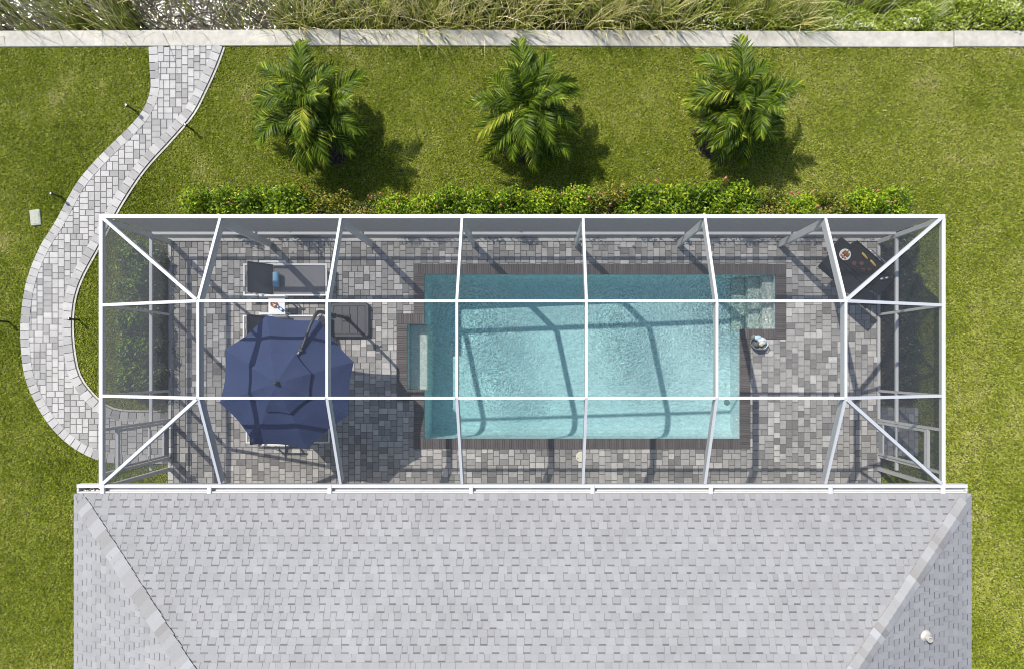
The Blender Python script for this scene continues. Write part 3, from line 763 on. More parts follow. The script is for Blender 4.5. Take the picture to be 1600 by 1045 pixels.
for i in range(n):
    x0, x1 = -.27+(hl-.02+.27)*i/n, -.27+(hl-.02+.27)*(i+1)/n
    z = lambda x: .325-.02*math.sin(math.pi*(x+.27)/(hl+.25))
    mb.box(((x0+x1)/2, 0, z((x0+x1)/2)), (x1-x0, 2*hw-.04, .012), Euler((0, -math.atan2(z(x1)-z(x0), x1-x0), 0)))
mb.build('seat_sling', SLING, lg)
ba = R(57)
mb = MB(); A = Vector((-.28, 0, .325)); bl = .66
mb.beam(A, A+Vector((-math.cos(ba), 0, math.sin(ba)))*bl, 2*hw-.05, .012); mb.build('backrest', SLINGD, lg)
mb = MB()
E = A+Vector((-math.cos(ba), 0, math.sin(ba)))*(bl+.01)
for s in (-1, 1): mb.tube([(A.x, s*(hw-.02), A.z), (E.x, s*(hw-.02), E.z)], .013, 8)
mb.tube([(E.x, -hw+.02, E.z), (E.x, hw-.02, E.z)], .013, 8); mb.tube([(-.80, -hw+.05, .31), (-.50, -hw+.05, .66)], .01, 6); mb.tube([(-.80, hw-.05, .31), (-.50, hw-.05, .66)], .01, 6)
mb.build('backrest_frame', DKMET, lg)
for s in (-1, 1):
    mb = MB(); y = s*(hw+.035)
    mb.box((-.22, y, .52), (.62, .05, .03), bevel=.01); mb.beam((-.48, y, .0), (-.48, y, .505), .03, .03, (0, 1, 0)); mb.beam((.05, y, .30), (.02, y, .505), .03, .03, (0, 1, 0)); mb.build('armrest', WHITE, lg)
lx = lg.location.x
l2 = dup(lg, (lx-.01, (569-492)/66.5-.38, 0), 0, 'white framed grey sling lounger half hidden under the navy parasol, beside the white table')
l3 = dup(lg, (lx+.06, (569-692)/66.5+.375, 0), 0, 'white framed lounger almost wholly under the south edge of the navy parasol')
# towel
mb = MB(); prof = []
for i in range(44):
    a = i*.42; r = .022+.00125*i; prof.append((r*math.cos(a), r*math.sin(a)))
n = len(prof); vs = []
for y, sh in ((-.165, .9), (-.155, 1), (.155, 1), (.165, .9)): vs += [(p[0]*sh, y, p[1]*.92*sh) for p in prof]
fs = [(j*n+i, j*n+i+1, (j+1)*n+i+1, (j+1)*n+i) for j in range(3) for i in range(n-1)]
mb.idx(vs, fs); tw = mb.build('rolled_towel', BLUET, smooth=True); mo = tw.modifiers.new('t', 'SOLIDIFY'); mo.thickness = .008
tp = at(431.5, 437, .45); tw.location = (tp.x, tp.y, .46); tag(tw, 'rolled light blue towel lying on the lounger by the backrest hinge', 'towel')
# side table
t0, t1 = at(419.5, 489, .45), at(445, 465, .45)
tb = thing('side_table', 'small square white side table between two loungers', 'side table', (*((t0+t1)/2).xy, 0))
mb = MB(); mb.box((0, 0, .435), (.39, .37, .03), bevel=.008); mb.build('table_top', WHITE, tb)
for a in (-1, 1):
    for b in (-1, 1): mb = MB(); mb.beam((a*.16, b*.15, 0), (a*.16, b*.15, .42), .03, .03, (0, 1, 0)); mb.build('leg', WHITE, tb)
q = at(428.5, 475.5, .46); mb = MB(); mb.lathe((0, 0, 0), [(.045, 0), (.07, .03), (.075, .055), (.066, .055), (.03, .03)], 18)
for i in range(12): mb.box((rd.uniform(-.04, .04), rd.uniform(-.04, .04), .045), (.03, .02, .02), Euler((rd.random(), rd.random(), rd.uniform(0, 3))), m=1+i % 2)
o = mb.build('snack_bowl', [ORANGE, BUN, CERAM]); o.location = (q.x, q.y, .452); tag(o, 'small orange brown snack bowl on the white side table', 'bowl')
q = at(439, 483, .46); mb = MB(); mb.box((0, 0, .02), (.15, .07, .04), bevel=.015); mb.box((.01, 0, .041), (.055, .045, .004), m=1, bevel=.001); mb.tube([(-.075, 0, .02), (-.12, 0, .02)], .016, 10, m=2)
o = mb.build('lotion_bottle', [BLUEP, CERAM, CERAM], smooth=False); o.location = (q.x, q.y, .452); o.rotation_euler = (0, 0, R(-38)); tag(o, 'blue and white lotion bottle lying on the side table', 'bottle')
# bag of towels at the pool corner
q = at(1183, 535, .1); bg_ = thing('towel_bag', 'open grey bag stuffed with white and pale blue towels at the pool corner', 'bag', (q.x, q.y, .012), R(-20))
mb = MB(); prof = [(.13, 0), (.16, .05), (.18, .14), (.185, .2), (.175, .2), (.165, .12)]
mb.lathe((0, -.02, 0), prof, 22, sq=.82); mb.build('bag_body', GREYT, bg_, smooth=True)
def blob(c, s, seed, par, name, m):
    mb = MB(); c = Vector(c); vs, fs = [], []; nu, nv = 20, 12
    for j in range(nv+1):
        for i in range(nu):
            a, b = 2*math.pi*i/nu, math.pi*j/nv
            d = Vector((math.sin(b)*math.cos(a), math.sin(b)*math.sin(a), math.cos(b)))
            k = 1+.32*mnoise.noise(d*2.2+Vector((seed, 0, 0)))+.18*mnoise.noise(d*5+Vector((0, seed, 0)))
            vs.append(c+Vector((d.x*s[0], d.y*s[1], d.z*s[2]))*k)
    for j in range(nv):
        for i in range(nu): fs.append((j*nu+i, (j+1)*nu+i, (j+1)*nu+(i+1) % nu, j*nu+(i+1) % nu))
    mb.idx(vs, fs); return mb.build(name, m, par, smooth=True)
blob((.06, .06, .2), (.12, .085, .07), 1.3, bg_, 'white_towel', WHITET); blob((-.04, .09, .2), (.10, .07, .06), 4.1, bg_, 'pale_blue_towel', mat('pale_blue_cloth', (.50, .66, .72), .95, noise=(30, .1)))
blob((.07, -.02, .2), (.06, .05, .06), 6.2, bg_, 'yellow_cloth', YELT); blob((-.15, .08, .17), (.05, .06, .06), 8.8, bg_, 'rolled_mat', GREYT); blob((-.03, -.06, .17), (.07, .06, .05), 3.3, bg_, 'dark_cloth', SLINGD)
mb = MB(); mb.tube([(.17, .10, .15), (.23, .03, .2), (.20, -.08, .2), (.12, -.13, .14)], .012, 8); mb.build('strap', WHITET, bg_, smooth=True)

# ------------------------------------------------------------------ griddle
gp = at(1331.4, 426.9, .9)
gr = thing('griddle_cart', 'black flat top griddle cart set diagonally in the deck corner', 'griddle', (gp.x, gp.y, 0), math.atan2(-.66, .75))
mb = MB(); mb.box((.05, .34, .885), (.92, .54, .03), bevel=.006)
for c, s in (((.05, .615, .912), (.92, .012, .045)), ((-.404, .34, .912), (.012, .53, .045)), ((.504, .34, .912), (.012, .53, .045))): mb.box(c, s)
mb.build('cooktop', COOK, gr)
mb = MB(); mb.box((.05, .30, .78), (.94, .58, .17), bevel=.01); mb.build('body', BLACK, gr)
for i, u in enumerate((-.2, .02, .24)):
    mb = MB(); mb.tube([(u, .012, .80), (u, -.028, .80)], .028, 14); mb.box((u, -.03, .80), (.01, .012, .05), m=1); mb.build('knob', [BLACK, STEEL], gr)
mb = MB(); mb.box((.05, -.22, .872), (1.46, .36, .022), bevel=.008); mb.build('front_shelf', BLACK, gr)
mb = MB(); mb.box((-.58, .22, .872), (.30, .50, .022), bevel=.008); mb.build('side_shelf', BLACK, gr)
mb = MB(); mb.box((.67, .28, .872), (.28, .50, .022), bevel=.008); mb.build('side_shelf', BLACK, gr)
mb = MB(); mb.tube([(-.02, .62, .89), (-.02, .69, .9), (.40, .69, .9), (.40, .62, .89)], .011, 8); mb.build('towel_rail', STEEL, gr, smooth=True)
for (x, y) in ((-.36, .08), (.46, .08), (-.36, .54), (.46, .54)):
    mb = MB(); mb.beam((x, y, .0), (x, y, .70), .045, .045, (0, 1, 0)); mb.build('leg', BLACK, gr)
mb = MB(); mb.box((.05, .31, .22), (.80, .44, .02)); mb.build('lower_shelf', BLACK, gr)
GM = Matrix.Translation(gr.location) @ Matrix.Rotation(gr.rotation_euler.z, 4, 'Z')
def on_griddle(o, u, v, z, rz=0): o.location = GM@Vector((u, v, z)); o.rotation_euler = (0, 0, gr.rotation_euler.z+rz); return o
mb = MB(); mb.lathe((0, 0, 0), [(.08, 0), (.13, .016), (.133, .02), (.12, .017), (.085, .008)], 30)
pl = on_griddle(thing('food_plate', 'round white plate heaped with grilled food on the griddle side', 'plate'), -.40, .20, .905)
mb.build('dish', CERAM, pl, smooth=True)
mb = MB()
for i in range(6): mb.tube([(-.07+.026*i, -.02+rd.uniform(-.01, .01), .022), (-.06+.026*i, .045+rd.uniform(-.01, .01), .03)], .015, 8, m=0)
mb.build('sausages', REDF, pl, smooth=True)
mb = MB()
for i in range(5): mb.tube([(-.07+.03*i, .05, .02), (-.05+.03*i, .085, .02)], .014, 8, m=0)
mb.build('corn_pieces', CORN, pl, smooth=True)
mb = MB()
for i in range(14): mb.box((rd.uniform(-.07, .06), rd.uniform(.0, .07), .04), (.03, .012, .006), Euler((rd.uniform(-.5, .5), rd.uniform(-.5, .5), rd.uniform(0, 3))), m=0)
mb.build('garnish', GREENF, pl)
mb = MB()
for i in range(4): mb.lathe((-.06+.04*i, -.065, .012), [(.024, 0), (.026, .012), (.016, .022)], 12)
mb.build('bread_bites', BUN, pl, smooth=True)
PN = ['closest to the white plate', 'between the corn cob and the front pair', 'at the front, nearest the knobs', 'farthest from the white plate']
mb = MB(); mb.lathe((0, 0, 0), [(.042, 0), (.05, .008), (.048, .02), (.03, .024)], 18); pat = mb.build('burger_patty', PATTY, smooth=True)
for i, (u, v) in enumerate(((-.11, .19), (.02, .30), (.15, .21), (.25, .30))):
    o = pat if i == 0 else pat.copy()
    if i: C.objects.link(o)
    on_griddle(o, u, v, .901, i); tag(o, 'browned burger patty on the griddle, '+PN[i], 'burger', 'burger patties on the griddle')
mb = MB(); mb.tube([(-.10, 0, .025), (-.085, 0, .025), (-.03, 0, .025), (.05, 0, .025), (.095, 0, .025)], [.014, .022, .026, .023, .008], 12); cob = mb.build('corn_cob', CORN, smooth=True)
for i, (u, v) in enumerate(((-.04, .47), (.21, .47))):
    o = cob if i == 0 else cob.copy()
    if i: C.objects.link(o)
    on_griddle(o, u, v, .901, R(-8)); tag(o, ['yellow corn cob at the back of the griddle, nearer the plate', 'yellow corn cob at the back of the griddle, farther from the plate'][i], 'corn', 'corn cobs on the griddle')
for i, (u, v) in enumerate(((.59, .34), (.66, .43))):
    mb = MB(); mb.lathe((0, 0, 0), [(.022, 0), (.024, .05), (.018, .07)], 14); mb.lathe((0, 0, .0705), [(.019, 0), (.018, .018), (.008, .022)], 14, m=1)
    o = mb.build('shaker', [CERAM, STEEL]); on_griddle(o, u, v, .884); tag(o, ['steel topped shaker on the griddle shelf, nearer the cooktop', 'steel topped shaker on the griddle shelf, at the outer back'][i], 'shaker', 'shakers on the griddle shelf')

# ------------------------------------------------------------------ path lights, lawn lid
pl0 = thing('path_light', 'x', 'path light', (0, 0, -.05), 0, 'garden lights along the path')
mb = MB(); mb.tube([(0, 0, -.05), (0, 0, .32)], .022, 10); mb.build('stake', BLACK, pl0)
mb = MB(); mb.lathe((0, 0, .32), [(.035, 0), (.04, .03), (.035, .07), (.0301, .072)], 14); mb.build('lamp_head', BLACK, pl0, smooth=False)
mb = MB(); mb.lathe((0, 0, .3925), [(.024, 0), (.02, .006), (.01, .009)], 12); mb.build('lens', STEEL, pl0)
for i, (px, py, lb) in enumerate(((212, 174, 'black path light on the outer lawn beside the upper stretch of path, nearest the seawall'), (302, 204, 'black path light between the path and the first palm'), (97, 309, 'black path light on the outer lawn near the square lid'), (124, 500, 'black path light on the grass strip between path and cage'), (15, 503, 'black path light at the far left of the lawn'))):
    p = at(px, py, -.05); o = pl0 if i == 0 else dup(pl0, (0, 0, 0)); o.location = p; o['label'] = lb
lid = at(54.5, 340); mb = MB(); mb.box((0, 0, -.02), (.25, .38, .06), bevel=.012); mb.box((0, 0, .012), (.19, .31, .008), bevel=.003)
o = mb.build('utility_lid', STONE); o.location = (lid.x, lid.y, -.01); o.rotation_euler = (0, 0, R(6)); tag(o, 'pale rectangular utility lid lying in the lawn left of the path', 'utility lid')

# ------------------------------------------------------------------ palms
def frond(seed, L=1.55, e0=60, droop=95, nl=42, wid=.40):
    rd_ = random.Random(seed); mb = MB(); pts = []; p = Vector((0, 0, 0)); ns = 14
    tw = rd_.uniform(-.3, .3)
    for i in range(ns+1):
        s = i/ns; el = R(e0-droop*s**1.25); az = tw*s*s
        pts.append((p.copy(), el, az)); p = p+Vector((math.cos(el)*math.cos(az), math.cos(el)*math.sin(az), math.sin(el)))*L/ns
    mb.tube([q[0] for q in pts], [.014*(1-.85*i/ns) for i in range(ns+1)], 5, tint=.62)
    for i in range(nl):
        s = .14+.86*i/(nl-1); k = s*ns; j = min(int(k), ns-1); f = k-j
        P = pts[j][0].lerp(pts[j+1][0], f); el = pts[j][1]+(pts[j+1][1]-pts[j][1])*f; az = pts[j][2]
        T = Vector((math.cos(el)*math.cos(az), math.cos(el)*math.sin(az), math.sin(el))); sd = Vector((-math.sin(az), math.cos(az), 0))
        up = T.cross(sd)
        if Vector((-math.sin(el)*math.cos(az), -math.sin(el)*math.sin(az), math.cos(el))).dot(up) < 0: up = -up
        ln = wid*(.40+.75*math.sin(math.pi*min(1, .18+s*.74)))*rd_.uniform(.85, 1.12)
        for sg in (-1, 1):
            fw = .80+.9*s*s+rd_.uniform(-.15, .15)
            d = (sd*sg*rd_.uniform(.75, 1)+T*fw+up*rd_.uniform(.10, .55)).normalized(); w = .0125*rd_.uniform(.75, 1.3)
            q0, q1 = P, P+d*ln*.42
            d2 = (d+Vector((0, 0, -.30-.3*rd_.random()))).normalized(); q2 = q1+d2*ln*.32
            d3 = (d2+Vector((0, 0, -.35-.4*rd_.random()))).normalized(); q3 = q2+d3*ln*.28
            wv_ = (T-d*T.dot(d)).normalized()*w
            tn = min(1, max(0, .40+rd_.gauss(0, .24)+(.12 if s > .8 else 0)))
            mb.idx([q0-wv_*.5, q0+wv_*.5, q1+wv_, q1-wv_, q2+wv_*.8, q2-wv_*.8, q3], [(0, 1, 2, 3), (3, 2, 4, 5), (5, 4, 6)], tn)
    return mb
FR = []
for sd_, L_, e0, dp in ((1, 1.45, 50, 92), (2, 1.55, 42, 100), (3, 1.35, 64, 90), (4, 1.5, 26, 88), (5, 1.25, 78, 60), (6, 1.5, 56, 108), (7, 1.4, 12, 80)):
    o = frond(sd_, L_, e0, dp).build('frond', PALML); FR.append(o.data); bpy.data.objects.remove(o)
YF = frond(12, 1.2, 40, 100)
YF.t = [min(1, t+.36) for t in YF.t]; o = YF.build('frond', PALML); YFD = o.data; bpy.data.objects.remove(o)
def palm(x, y, seed, label, size=1):
    rd_ = random.Random(seed); t = thing('palm_tree', label, 'palm tree', (x, y, -.05), 0, 'palms in a row on the lawn')
    heads = [(-.36, .12, .95), (.34, .20, 1.1), (.08, -.24, .72), (-.04, .30, 1.3), (.0, .03, 1.15), (-.2, -.12, .8)]
    for hi, (hx, hy, hz) in enumerate(heads):
        hx += rd_.uniform(-.1, .1); hy += rd_.uniform(-.08, .08); hz += rd_.uniform(-.12, .12)
        mb = MB(); mb.tube([(hx*.3, hy*.3, -.1), (hx*.55, hy*.55, hz*.4), (hx, hy, hz*.8), (hx*1.08, hy*1.08, hz+.12)], [.075, .06, .05, .03], 9); mb.build('trunk', PALMT, t, smooth=True)
        nf = 11
        a0 = rd_.random()*6
        for k in range(nf):
            me = YFD if (rd_.random() < .05) else rd_.choice(FR[:4]+FR[5:] if k % 3 else FR[2:5])
            f = bpy.data.objects.new('frond', me); C.objects.link(f); f.parent = t
            f.location = (hx*1.06, hy*1.06, hz+.05)
            a = a0+k*2.4+rd_.uniform(-.35, .35)
            f.rotation_euler = (rd_.uniform(-.3, .3), rd_.uniform(-.15, .15), a); s_ = rd_.uniform(.66, .92)*(.85 if hi in (2, 5) else 1)*size; f.scale = (s_, s_, s_)
    # one tall frond reaching towards the seawall
    f = bpy.data.objects.new('frond', FR[0]); C.objects.link(f); f.parent = t; f.location = (.05, .2, 1.35); f.rotation_euler = (0, .1, R(96+rd_.uniform(-14, 14))); f.scale = (1.05, 1.05, 1.05)
    return t
PALMS = [(-4.95, 5.52, 'palm tree with several heads nearest the paver path'), (-.18, 5.58, 'middle palm tree of the row on the lawn above the pool'), (4.52, 5.62, 'palm tree nearest the open lawn on the right')]
for i, (x, y, lb) in enumerate(PALMS):
    palm(x, y, 31+i*7, lb, (1.04, .98, .95)[i])
    mb = MB(); mb.lathe((x-.08, y-.16, -.05), [(.62, 0), (.56, .03), (.3, .06), (.05, .07)], 28, m=1)
    for k in range(420):
        a, r = rd.uniform(0, 6.28), .66*math.sqrt(rd.random())
        mb.box((x-.08+r*math.cos(a), y-.16+r*math.sin(a), -.005+.06*(1-r)), (rd.uniform(.03, .09), rd.uniform(.008, .02), .01), Euler((rd.uniform(-.4, .4), rd.uniform(-.4, .4), rd.uniform(0, 3.1))), tint=rd.random())
    tag(mb.build('mulch', [MULCH, MULCHB]), ['dark mulch ring round the palm nearest the path', 'dark mulch ring round the middle palm', 'dark mulch ring round the palm nearest the open lawn'][i], 'mulch', kind='stuff')

# ------------------------------------------------------------------ shrubs
def leaf_cloud(n, size, ext, seed, tint_mu=.5, leaf=(.075, .03), clumps=14, shell=.5):
    g = np.random.default_rng(seed)
    cc = g.normal(size=(clumps, 3)); cc /= np.linalg.norm(cc, axis=1)[:, None]; cc[:, 2] = np.abs(cc[:, 2])*.75+.1
    cc *= np.array(size)*g.uniform(.45, .72, (clumps, 1)); ci = g.integers(0, clumps, n)
    d = g.normal(size=(n, 3)); d /= np.linalg.norm(d, axis=1)[:, None]
    rad = ext*(shell+(1-shell)*g.random((n, 1)))
    P = cc[ci]+d*rad*g.uniform(.75, 1.15, clumps)[ci][:, None]
    P[:, 2] = np.maximum(P[:, 2], .03)
    nrm = d*.6+np.array([0, 0, .7])+g.normal(size=(n, 3))*.45; nrm /= np.linalg.norm(nrm, axis=1)[:, None]
    u = np.cross(nrm, g.normal(size=(n, 3))); u /= np.linalg.norm(u, axis=1)[:, None]; v = np.cross(nrm, u)
    L = leaf[0]*g.uniform(.7, 1.3, (n, 1)); Wd = leaf[1]*g.uniform(.75, 1.25, (n, 1))
    V = np.stack([P-u*L*.5, P+v*Wd*.5-u*L*.05-nrm*L*.04, P+u*L*.5-nrm*L*.1, P-v*Wd*.5-u*L*.05-nrm*L*.04], 1)
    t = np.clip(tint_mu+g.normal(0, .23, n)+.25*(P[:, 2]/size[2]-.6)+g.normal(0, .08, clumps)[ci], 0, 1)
    return V, t
def shrub_proto(name, lab, n, size, ext, seed, m, mu, leaf, flowers=0, clumps=14):
    t = thing(name, lab, 'shrub')
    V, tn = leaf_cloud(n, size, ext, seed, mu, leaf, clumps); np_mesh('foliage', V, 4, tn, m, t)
    mb = MB(); rd_ = random.Random(seed)
    for k in range(7):
        a = k*.9; mb.tube([(rd_.uniform(-.06, .06), rd_.uniform(-.06, .06), -.05), (math.cos(a)*size[0]*.3, math.sin(a)*size[1]*.3, size[2]*.4), (math.cos(a)*size[0]*.6, math.sin(a)*size[1]*.6, size[2]*.75)], [.014, .01, .005], 5)
    mb.build('stems', STEMM, t)
    for k in range(flowers):
        a = rd_.uniform(0, 6.28); r = rd_.uniform(.2, .75); c = Vector((math.cos(a)*r*size[0], math.sin(a)*r*size[1], size[2]*(1.05-.35*r)+ext*.5)); mb = MB()
        for q in range(26):
            d = Vector((rd_.gauss(0, 1), rd_.gauss(0, 1), abs(rd_.gauss(0, 1)))).normalized()
            p = c+d*.03; s = d.orthogonal().normalized()*.013; w = d.cross(s)
            mb.face([p-s, p+w, p+s, p-w], rd_.random())
        mb.build('flower', FLOWM, t)
    return t
P_green = shrub_proto('hedge_shrub', 'x', 4200, (.58, .60, .82), .27, 41, LEAF, .62, (.085, .036), 0, 20)
P_green2 = shrub_proto('hedge_shrub', 'x', 4000, (.60, .58, .86), .26, 42, LEAF, .56, (.08, .034), 1, 19)
P_flow = shrub_proto('hedge_shrub', 'x', 3600, (.56, .58, .76), .26, 43, LEAF, .66, (.075, .032), 3, 18)
P_dry = shrub_proto('hedge_shrub', 'x', 2600, (.56, .56, .56), .26, 44, DRYLEAF, .58, (.06, .026), 1, 14)
P_low = shrub_proto('hedge_shrub', 'x', 1500, (.52, .42, .36), .22, 45, DRYLEAF, .62, (.06, .022), 0, 11)
P_side = shrub_proto('side_shrub', 'x', 4000, (.52, .56, 1.15), .30, 46, LEAF, .30, (.10, .045), 0, 20)
P_dark = shrub_proto('side_shrub', 'x', 1800, (.40, .50, .7), .26, 47, DARKLEAF, .5, (.085, .036), 0, 13)
LOOK = {id(P_green): 'bright green glossy hedge shrub', id(P_green2): 'leafy hedge shrub with a coral flower', id(P_flow): 'hedge shrub dotted with coral flowers', id(P_dry): 'sparse yellowing hedge shrub', id(P_low): 'low thin yellow green hedge shrub'}
ORD = ['first', 'second', 'third', 'fourth', 'fifth', 'sixth', 'seventh', 'eighth', 'ninth', 'tenth', 'eleventh', 'twelfth', 'thirteenth', 'fourteenth', 'fifteenth', 'sixteenth', 'seventeenth', 'eighteenth', 'nineteenth', 'twentieth', 'twenty-first', 'twenty-second']
row = [(300, P_flow, .85), (345, P_green, .92), (395, P_green2, .95), (442, P_green, 1.0), (485, P_dry, 1.05), (525, P_low, 1.15), (572, P_dry, .8), (610, P_flow, .85), (652, P_flow, .85), (700, P_green2, .9), (748, P_green, .9), (800, P_green2, .98), (852, P_flow, .92), (905, P_flow, 1.0), (955, P_dry, 1.1), (1005, P_green2, 1.05), (1060, P_green, 1.0), (1112, P_green2, 1.05), (1165, P_green, 1.0), (1218, P_dry, 1.1), (1262, P_flow, .9), (1312, P_dry, 1.0), (1358, P_flow, .9), (1412, P_green, .85)]
ORD += ['twenty-third', 'twenty-fourth']
used = set()
def place(proto, loc, rz, label, sc, group):
    if id(proto) in used: o = dup(proto, loc, rz, label, sc)
    else:
        used.add(id(proto)); o = proto; o.location = loc; o.rotation_euler = (0, 0, rz); o.scale = sc; o['label'] = label
    o['group'] = group
    return o
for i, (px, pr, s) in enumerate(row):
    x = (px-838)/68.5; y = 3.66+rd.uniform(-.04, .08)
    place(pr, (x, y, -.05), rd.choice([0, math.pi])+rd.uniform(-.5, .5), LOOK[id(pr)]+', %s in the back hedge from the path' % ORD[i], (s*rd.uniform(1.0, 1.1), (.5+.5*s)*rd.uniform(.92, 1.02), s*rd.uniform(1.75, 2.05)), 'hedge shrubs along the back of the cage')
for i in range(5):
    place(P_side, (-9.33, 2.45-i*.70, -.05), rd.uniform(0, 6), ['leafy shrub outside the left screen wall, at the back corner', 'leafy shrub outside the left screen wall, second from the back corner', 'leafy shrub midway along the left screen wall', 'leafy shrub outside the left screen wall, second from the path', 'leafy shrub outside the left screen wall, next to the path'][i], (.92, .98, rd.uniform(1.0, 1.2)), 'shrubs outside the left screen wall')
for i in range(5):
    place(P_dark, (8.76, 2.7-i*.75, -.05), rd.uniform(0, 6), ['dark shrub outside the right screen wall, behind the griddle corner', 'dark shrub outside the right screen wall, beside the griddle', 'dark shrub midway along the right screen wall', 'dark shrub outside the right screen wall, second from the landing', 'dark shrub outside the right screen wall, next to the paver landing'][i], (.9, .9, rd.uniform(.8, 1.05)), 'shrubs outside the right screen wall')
for pr in (P_green, P_green2, P_flow, P_dry, P_low, P_side, P_dark):
    if id(pr) not in used: raise RuntimeError('unused proto')
# planting beds under the hedges
mb = MB()
BEDS = [(-8.3, 8.9, 3.06, 3.95), (-9.6, DX0-.01, -.95, 2.98), (DX1+.01, 9.15, -1.0, 3.05)]
for j, (a, b, p, q) in enumerate(BEDS):
    mb.face([(a, p, -.046+.004*j), (b, p, -.046+.004*j), (b, q, -.046+.004*j), (a, q, -.046+.004*j)])
tag(mb.build('planting_bed', MULCHB), 'dark planting beds under the hedges round the cage', 'planting bed', kind='structure')

# ------------------------------------------------------------------ lawn grass
def grass(nb):
    g = np.random.default_rng(5)
    x = g.uniform(-14.2, 13.2, nb); y = g.uniform(-8.6, 7.63, nb)
    k = ~((x > DX0-.03) & (x < DX1+.03) & (y > DY0) & (y < DY1+.02))
    k &= ~((x > HX0+.3) & (x < HX1-.3) & (y < HY1-.3))
    k &= ~inside(x, y, PATH_POLY)
    k &= ~((x > DX1) & (x < p1.x+.0) & (y > p0.y) & (y < p1.y))
    for (a, b, c, d) in BEDS: k &= ~((x > a+.05) & (x < b-.08) & (y > c) & (y < d-.1))
    for (px_, py_, _) in PALMS: k &= ((x-px_+.08)**2+(y-py_+.16)**2) > .58**2
    k &= ~((np.abs(x-lid.x) < .13) & (np.abs(y-lid.y) < .19))
    x, y = x[k], y[k]; n = len(x)
    def fld(f, s):
        return np.array([mnoise.noise((a*f+s, b*f, s)) for a, b in zip(gx.ravel(), gy.ravel())]).reshape(gx.shape)
    gx, gy = np.meshgrid(np.linspace(-15, 14, 240), np.linspace(-9, 8, 150))
    F = .55*fld(.35, 3.1)+.45*fld(.9, 7.7)+.42*fld(2.6, 1.9)+.18*fld(5.5, 4.4)
    ix = ((x+15)/29*239).astype(int); iy = ((y+9)/17*149).astype(int); f = F[iy, ix]
    yel = np.clip((x+4)/14, -.3, .8)*.09+np.where(x < -8, .02, .02)
    t = np.clip(.47+yel+.38*f+g.normal(0, .13, n), 0, 1)
    dry = (f > .42) & (g.random(n) < .45); t[dry] = np.clip(t[dry]+.3, 0, 1)
    # blades stand in tufts with soil between them
    nb_ = 4; K = n//nb_; n = K*nb_; x, y, t = x[:n], y[:n], t[:n]
    tx, ty = np.repeat(x[:K], nb_), np.repeat(y[:K], nb_); ft = np.repeat(t[:K], nb_)
    x = tx+g.normal(0, .010, n); y = ty+g.normal(0, .010, n); t = np.clip(ft+g.normal(0, .13, n), 0, 1)
    h = np.repeat(g.uniform(.02, .05, K), nb_)*g.uniform(.7, 1.2, n); a = np.repeat(g.uniform(0, 2*np.pi, K), nb_)+g.normal(0, .9, n); lean = g.uniform(.45, 1.35, n)
    w = g.uniform(.0055, .0105, n); ca, sa = np.cos(a), np.sin(a)
    z = np.full(n, -.05)
    B = np.stack([x, y, z], 1); sdv = np.stack([-sa, ca, np.zeros(n)], 1)*w[:, None]
    M_ = B+np.stack([ca*np.sin(lean*.6), sa*np.sin(lean*.6), np.cos(lean*.6)], 1)*(h*.6)[:, None]
    T = M_+np.stack([ca*np.sin(lean*1.4), sa*np.sin(lean*1.4), np.cos(lean*1.4)*.8], 1)*(h*.6)[:, None]
    V = np.stack([B-sdv, B+sdv, M_+sdv*.9, T, M_-sdv*.9], 1)
    return V, t
V, t_ = grass(2500000)
tag(np_mesh('grass', V, 5, t_, GRASS), 'short green lawn grass around the cage and path', 'grass', kind='stuff')

# ------------------------------------------------------------------ reeds and bank plants
def reeds(nb, x0, x1, y0, y1, hmin, hmax, lean_dir, spread, tmu, seed, wid=.012, dens=None):
    g = np.random.default_rng(seed); x = g.uniform(x0, x1, nb); y = g.uniform(y0, y1, nb)
    ncl = int((x1-x0)*3); cx_ = g.uniform(x0, x1, ncl); cy_ = g.uniform(y0, y1, ncl); ci = g.integers(0, ncl, nb)
    cl = g.random(nb) < .7; x[cl] = cx_[ci[cl]]+g.normal(0, .14, cl.sum()); y[cl] = np.maximum(cy_[ci[cl]]+g.normal(0, .10, cl.sum()), 8.06)
    if dens is not None:
        k = g.random(nb) < dens(x); x, y = x[k], y[k]; nb = len(x)
    h = g.uniform(hmin, hmax, nb); a = lean_dir+g.normal(0, spread, nb); l0 = g.uniform(.05, .35, nb); l1 = l0+g.uniform(.2, 1.3, nb)
    ca, sa = np.cos(a), np.sin(a); w = wid*g.uniform(.6, 1.3, nb); sd_ = np.stack([-sa, ca, np.zeros(nb)], 1)
    P = np.stack([x, y, np.full(nb, -.8)], 1); Q = []; rows = [P]; ns = 5
    for s in range(ns):
        l = l0+(l1-l0)*(s/(ns-1))**1.6
        P = P+np.stack([ca*np.sin(l), sa*np.sin(l), np.cos(l)], 1)*(h/ns)[:, None]; rows.append(P)
    tt = np.clip(tmu+g.normal(0, .30, nb), 0, 1); T = []
    for s in range(ns):
        w0 = (w*(1-s/ns))[:, None]; w1 = (w*(1-(s+1)/ns)+.0008)[:, None]
        Q.append(np.stack([rows[s]-sd_*w0, rows[s]+sd_*w0, rows[s+1]+sd_*w1, rows[s+1]-sd_*w1], 1)); T.append(np.clip(tt-.14+.09*s, 0, 1))
    return np.concatenate(Q), np.concatenate(T)
open_ = lambda x: np.where(x < -11.7, .14, np.where(x < -9.8, .8, np.where(x < -7.6, .03, .16)))
V1, T1 = reeds(1500, -14.5, -6, 8.06, 9.2, .9, 1.8, R(105), 1.3, .30, 61, .018, open_)
V2, T2 = reeds(2700, -6.4, 3.2, 8.06, 9.5, 1.0, 2.2, R(60), 1.4, .40, 62, .019)
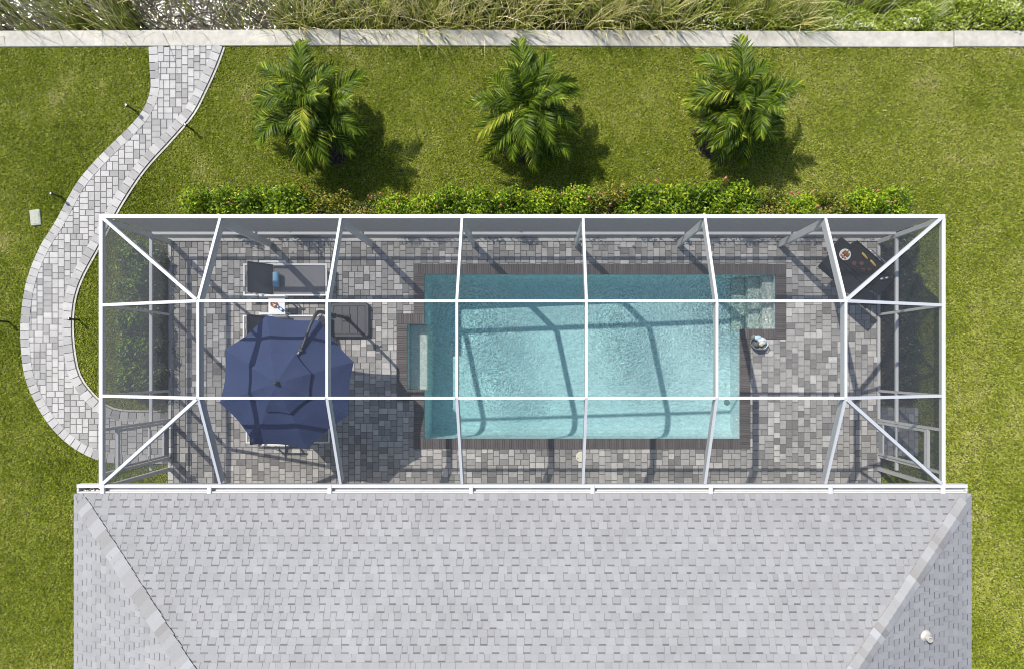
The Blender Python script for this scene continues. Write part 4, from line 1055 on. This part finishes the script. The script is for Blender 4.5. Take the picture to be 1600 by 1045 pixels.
V1b, T1b = reeds(70, -13.6, -6.6, 8.05, 8.35, 1.5, 2.3, R(80), 1.5, .34, 71, .014)
V2b, T2b = reeds(520, -6.6, 3.6, 8.04, 8.3, 1.5, 2.35, R(50), 1.6, .42, 72, .015)
V3, T3 = reeds(1500, 2.4, 6.6, 8.06, 9.5, .9, 1.9, R(60), 1.3, .28, 63, .019)
tag(np_mesh('reed_bed', np.concatenate([V1, V1b, V2, V2b, V3]), 4, np.concatenate([T1, T1b, T2, T2b, T3]), REED), 'brown and green reeds leaning over the water behind the seawall', 'reeds', kind='stuff')
V4, T4 = reeds(2600, 5.2, 14.0, 8.08, 9.2, .6, 1.25, R(70), .9, .40, 64, .014)
g = np.random.default_rng(77); nb = 15000
x = g.uniform(3.6, 14.5, nb); bd = 8.95+.45*np.array([mnoise.noise((a*.9, 2.2, 0)) for a in x])-.55*np.exp(-((x-8.1)/.9)**2)
y = 8.06+(bd-8.06)*g.random(nb)**.9
top = -.15+.42*np.array([mnoise.noise((a*1.6, b*1.6, 5)) for a, b in zip(x, y)])+.15
k = g.random(nb) < np.clip((x-3.4)/2.5, .1, 1); x, y, top = x[k], y[k], top[k]; nb = len(x)
z = top-.5*g.random(nb)**2.0
P = np.stack([x, y, z], 1); nrm = g.normal(size=(nb, 3))*.6+np.array([0, 0, .8]); nrm /= np.linalg.norm(nrm, axis=1)[:, None]
u = np.cross(nrm, g.normal(size=(nb, 3))); u /= np.linalg.norm(u, axis=1)[:, None]; v = np.cross(nrm, u)
L_ = g.uniform(.04, .11, (nb, 1)); Wd = L_*.36
V5 = np.stack([P-u*L_*.5, P+v*Wd*.5, P+u*L_*.5, P-v*Wd*.5], 1)
pale = np.array([mnoise.noise((a*1.3+9, b*1.8, 1)) for a, b in zip(x, y)]); T5 = np.clip(.46+g.normal(0, .16, nb)+np.where((pale > .12) & (g.random(nb) < .55), .42, 0), 0, 1)
tag(np_mesh('bank_plants', np.concatenate([V4, V5]), 4, np.concatenate([T4, T5]), BANKG), 'dense green bank plants with pale flower heads behind the seawall', 'bank plants', kind='stuff')
